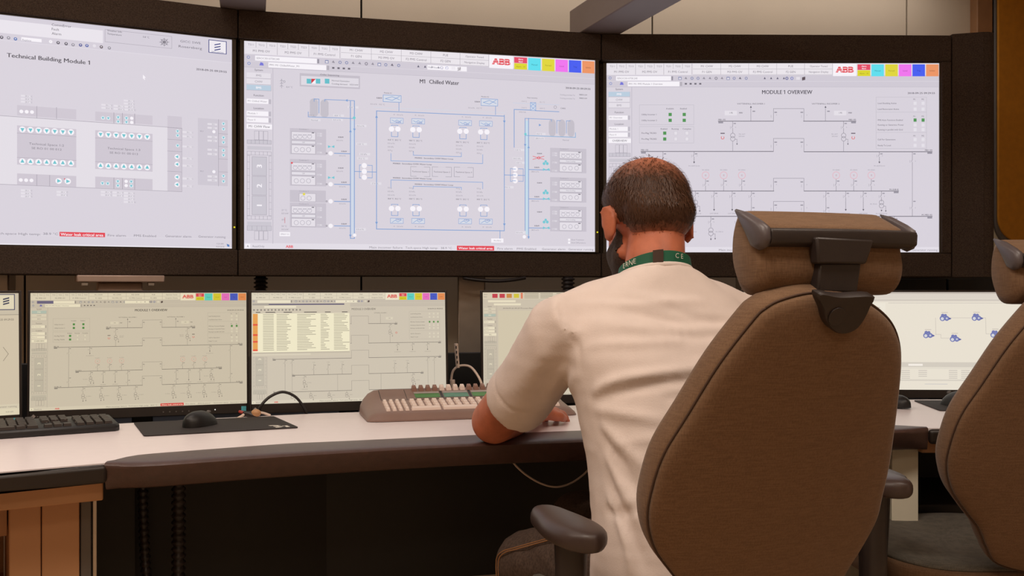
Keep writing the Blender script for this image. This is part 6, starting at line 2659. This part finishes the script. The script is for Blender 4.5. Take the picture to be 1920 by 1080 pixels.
def hair_ok(d):
    """d: unit direction in the head frame (right, forward, up) from the skull centre; returns coverage 0..1"""
    r_, f_, u_ = d
    az = math.degrees(math.atan2(f_, abs(r_)))       # -90 straight back, 0 side, 90 front
    low = -0.78 if az < -35 else (-0.78 + (az + 35) / 45 * 0.62 if az < 10 else -0.16 + (az - 10) / 40 * 0.6)
    if u_ < low or f_ > 0.62:
        return 0.0
    return 1.0


def bald(d):
    crown = Vector((0.12, -0.10, 0.99)).normalized()
    k = math.degrees(Vector(d).angle(crown))
    k2 = math.degrees(Vector(d).angle(Vector((0.05, 0.5, 0.87)).normalized()))
    low = max(0.0, min(1.0, (-0.50 - d[2]) / 0.28))
    return max(low * 0.9, max(0.0, min(1.0, (80 - min(k, k2)) / 50)))


nu, nv = 72, 48
vs_, thin, idx = [], [], {}
fs_ = []


def skull(d, lift):
    # cranium plus the occipital bulge used for the body
    p = Vector((d[0] * HRAD[0], d[1] * HRAD[1], d[2] * HRAD[2]))
    q = Vector(HC) + p
    # occiput ellipsoid: centre (0,-.045,.018), radii (.066,.05,.062)
    o_ = Vector((0, -0.045, 0.018)) - Vector(HC)
    dd = p.normalized()
    R2 = (0.066, 0.05, 0.062)
    A = sum((dd[i] / R2[i]) ** 2 for i in range(3))
    B_ = -2 * sum(dd[i] * o_[i] / R2[i] ** 2 for i in range(3))
    C_ = sum((o_[i] / R2[i]) ** 2 for i in range(3)) - 1
    D_ = B_ * B_ - 4 * A * C_
    L_ = p.length
    if D_ > 0:
        L2 = (-B_ + math.sqrt(D_)) / (2 * A)
        k = 0.012
        L_ = max(L_, L2)
    return hd(*(Vector(HC) + dd * (L_ + lift)))


for jv in range(1, nv):
    ph = PI * jv / nv - PI / 2
    for iu in range(nu):
        th = 2 * PI * iu / nu
        d = (math.cos(ph) * math.cos(th), math.cos(ph) * math.sin(th), math.sin(ph))
        if hair_ok(d) and (bald(d) < 0.93 or d[2] < 0):
            idx[(jv, iu)] = len(vs_)
            bd = bald(d)
            vs_.append(skull(d, 0.0034 - 0.0026 * bd))
            thin.append(bd)
for jv in range(1, nv - 1):
    for iu in range(nu):
        k4 = [(jv, iu), (jv, (iu + 1) % nu), (jv + 1, (iu + 1) % nu), (jv + 1, iu)]
        if all(k in idx for k in k4):
            fs_.append(tuple(idx[k] for k in k4))
mb = MB()
mb.add(vs_, fs_)
nb = len(vs_)
rr = random.Random(21)
strand_f = []
whorl = Vector((0.15, -0.25, 0.95)).normalized()
thin_all = list(thin)
for k in range(9000):
    z = rr.uniform(-0.85, 1)
    th = rr.uniform(0, 2 * PI)
    r_ = math.sqrt(1 - z * z)
    d = Vector((r_ * math.cos(th), r_ * math.sin(th), z))
    if not hair_ok(d):
        continue
    bd = bald(d)
    if rr.random() < bd * 0.92:
        continue
    low = max(0.0, min(1.0, (-0.35 - z) / 0.4))
    if rr.random() < low * 0.5:
        continue
    away = (d - whorl * d.dot(whorl))
    away = away.normalized() if away.length > 1e-4 else Vector((1, 0, 0))
    tan = (away - d * away.dot(d)).normalized()
    tan = (tan + d.cross(tan) * rr.uniform(0.0, 0.55) + Vector((rr.gauss(0, .15), rr.gauss(0, .15), rr.gauss(0, .15)))).normalized()
    L_ = rr.uniform(0.09, 0.2) * (1 - 0.55 * low)
    bi = d.cross(tan).normalized() * rr.uniform(0.004, 0.008)
    a = len(mb.v)
    p0, p1 = skull((d - bi).normalized(), 0.001), skull((d + bi).normalized(), 0.001)
    d2 = (d + tan * L_ * 0.5).normalized()
    p2, p3 = skull((d2 + bi * .8).normalized(), 0.0058), skull((d2 - bi * .8).normalized(), 0.0058)
    d3 = (d + tan * L_).normalized()
    p4 = skull(d3, 0.0062)
    mb.add([p0, p1, p2, p3, p4], [(0, 1, 2, 3), (3, 2, 4)], 1)
ho = obj('hair', mb, [M_scalp, M_strand], man, smooth=True)
at = ho.data.attributes.new('thin', 'FLOAT', 'POINT')
at.data.foreach_set('value', thin + [0.0] * (len(mb.v) - len(thin)))
# beard: short hair lifted from the skin of jaw, chin and upper lip
bo0 = Vector(ORG[body.name][0])


def beard_at(r_, f_, u_):
    top = float(np.interp(f_, [0.0, 0.03, 0.075, 0.10], [0.012, -0.022, -0.040, -0.034]))
    k = min((top - u_) / 0.010, (f_ - 0.004) / 0.010, (u_ + 0.128) / 0.012,
            (1 - ((r_ / 0.078) ** 2 + ((f_ - 0.042) / 0.080) ** 2 + ((u_ + 0.036) / 0.090) ** 2)) * 5)
    if f_ > 0.085:
        k = min(k, (math.hypot(r_ / 0.023, (u_ + 0.052) / 0.009) - 1) * 2.0, (0.045 - abs(r_)) / 0.008 if u_ > -0.04 else 9)
    return max(0.0, min(1.0, k))


bm_ = body.data
keep, vs_, fs_ = {}, [], []
sc_b = []
for v in bm_.vertices:
    q = v.co / SC + bo0 - E0
    sc_b.append(beard_at(q.dot(HR_), q.dot(HF_), q.dot(HU_)) if -0.13 < q.dot(HU_) < 0.03 and -0.02 < q.dot(HF_) < 0.15 and abs(q.dot(HR_)) < 0.078 else 0.0)
for p in bm_.polygons:
    if all(sc_b[i] > 0 for i in p.vertices):
        for i in p.vertices:
            if i not in keep:
                keep[i] = len(vs_)
                v = bm_.vertices[i]
                vs_.append(v.co / SC + bo0 + v.normal * (0.0006 + 0.0065 * sc_b[i]))
        fs_.append(tuple(keep[i] for i in p.vertices))
mb = MB()
mb.add(vs_, fs_)
obj('beard', mb, mat('dark_beard', rgb(60, 44, 36), 0.7, vary=0.35, scale=300, bump=0.6, bscale=500), man, smooth=True)
M_iris = mat('dark_iris', rgb(52, 38, 28), 0.2, vary=0.05)
for s_ in (-1, 1):
    mb = MB()
    mb.ell(hd(s_ * 0.031, 0.0835, 0.0105), (0.0105, 0.0105, 0.0105), HM)
    eye = obj('eye', mb, M_eye, man, smooth=True)
    mb = MB()
    mb.ell(hd(s_ * 0.031, 0.0925, 0.0085), (0.0048, 0.0025, 0.0048), HM, 14, 8)
    obj('iris', mb, M_iris, eye, smooth=True)
mb = MB()
mb.ell(hd(0, 0.1065, -0.052), (0.019, 0.005, 0.006), HM)
obj('lips', mb, M_lip, man, smooth=True)
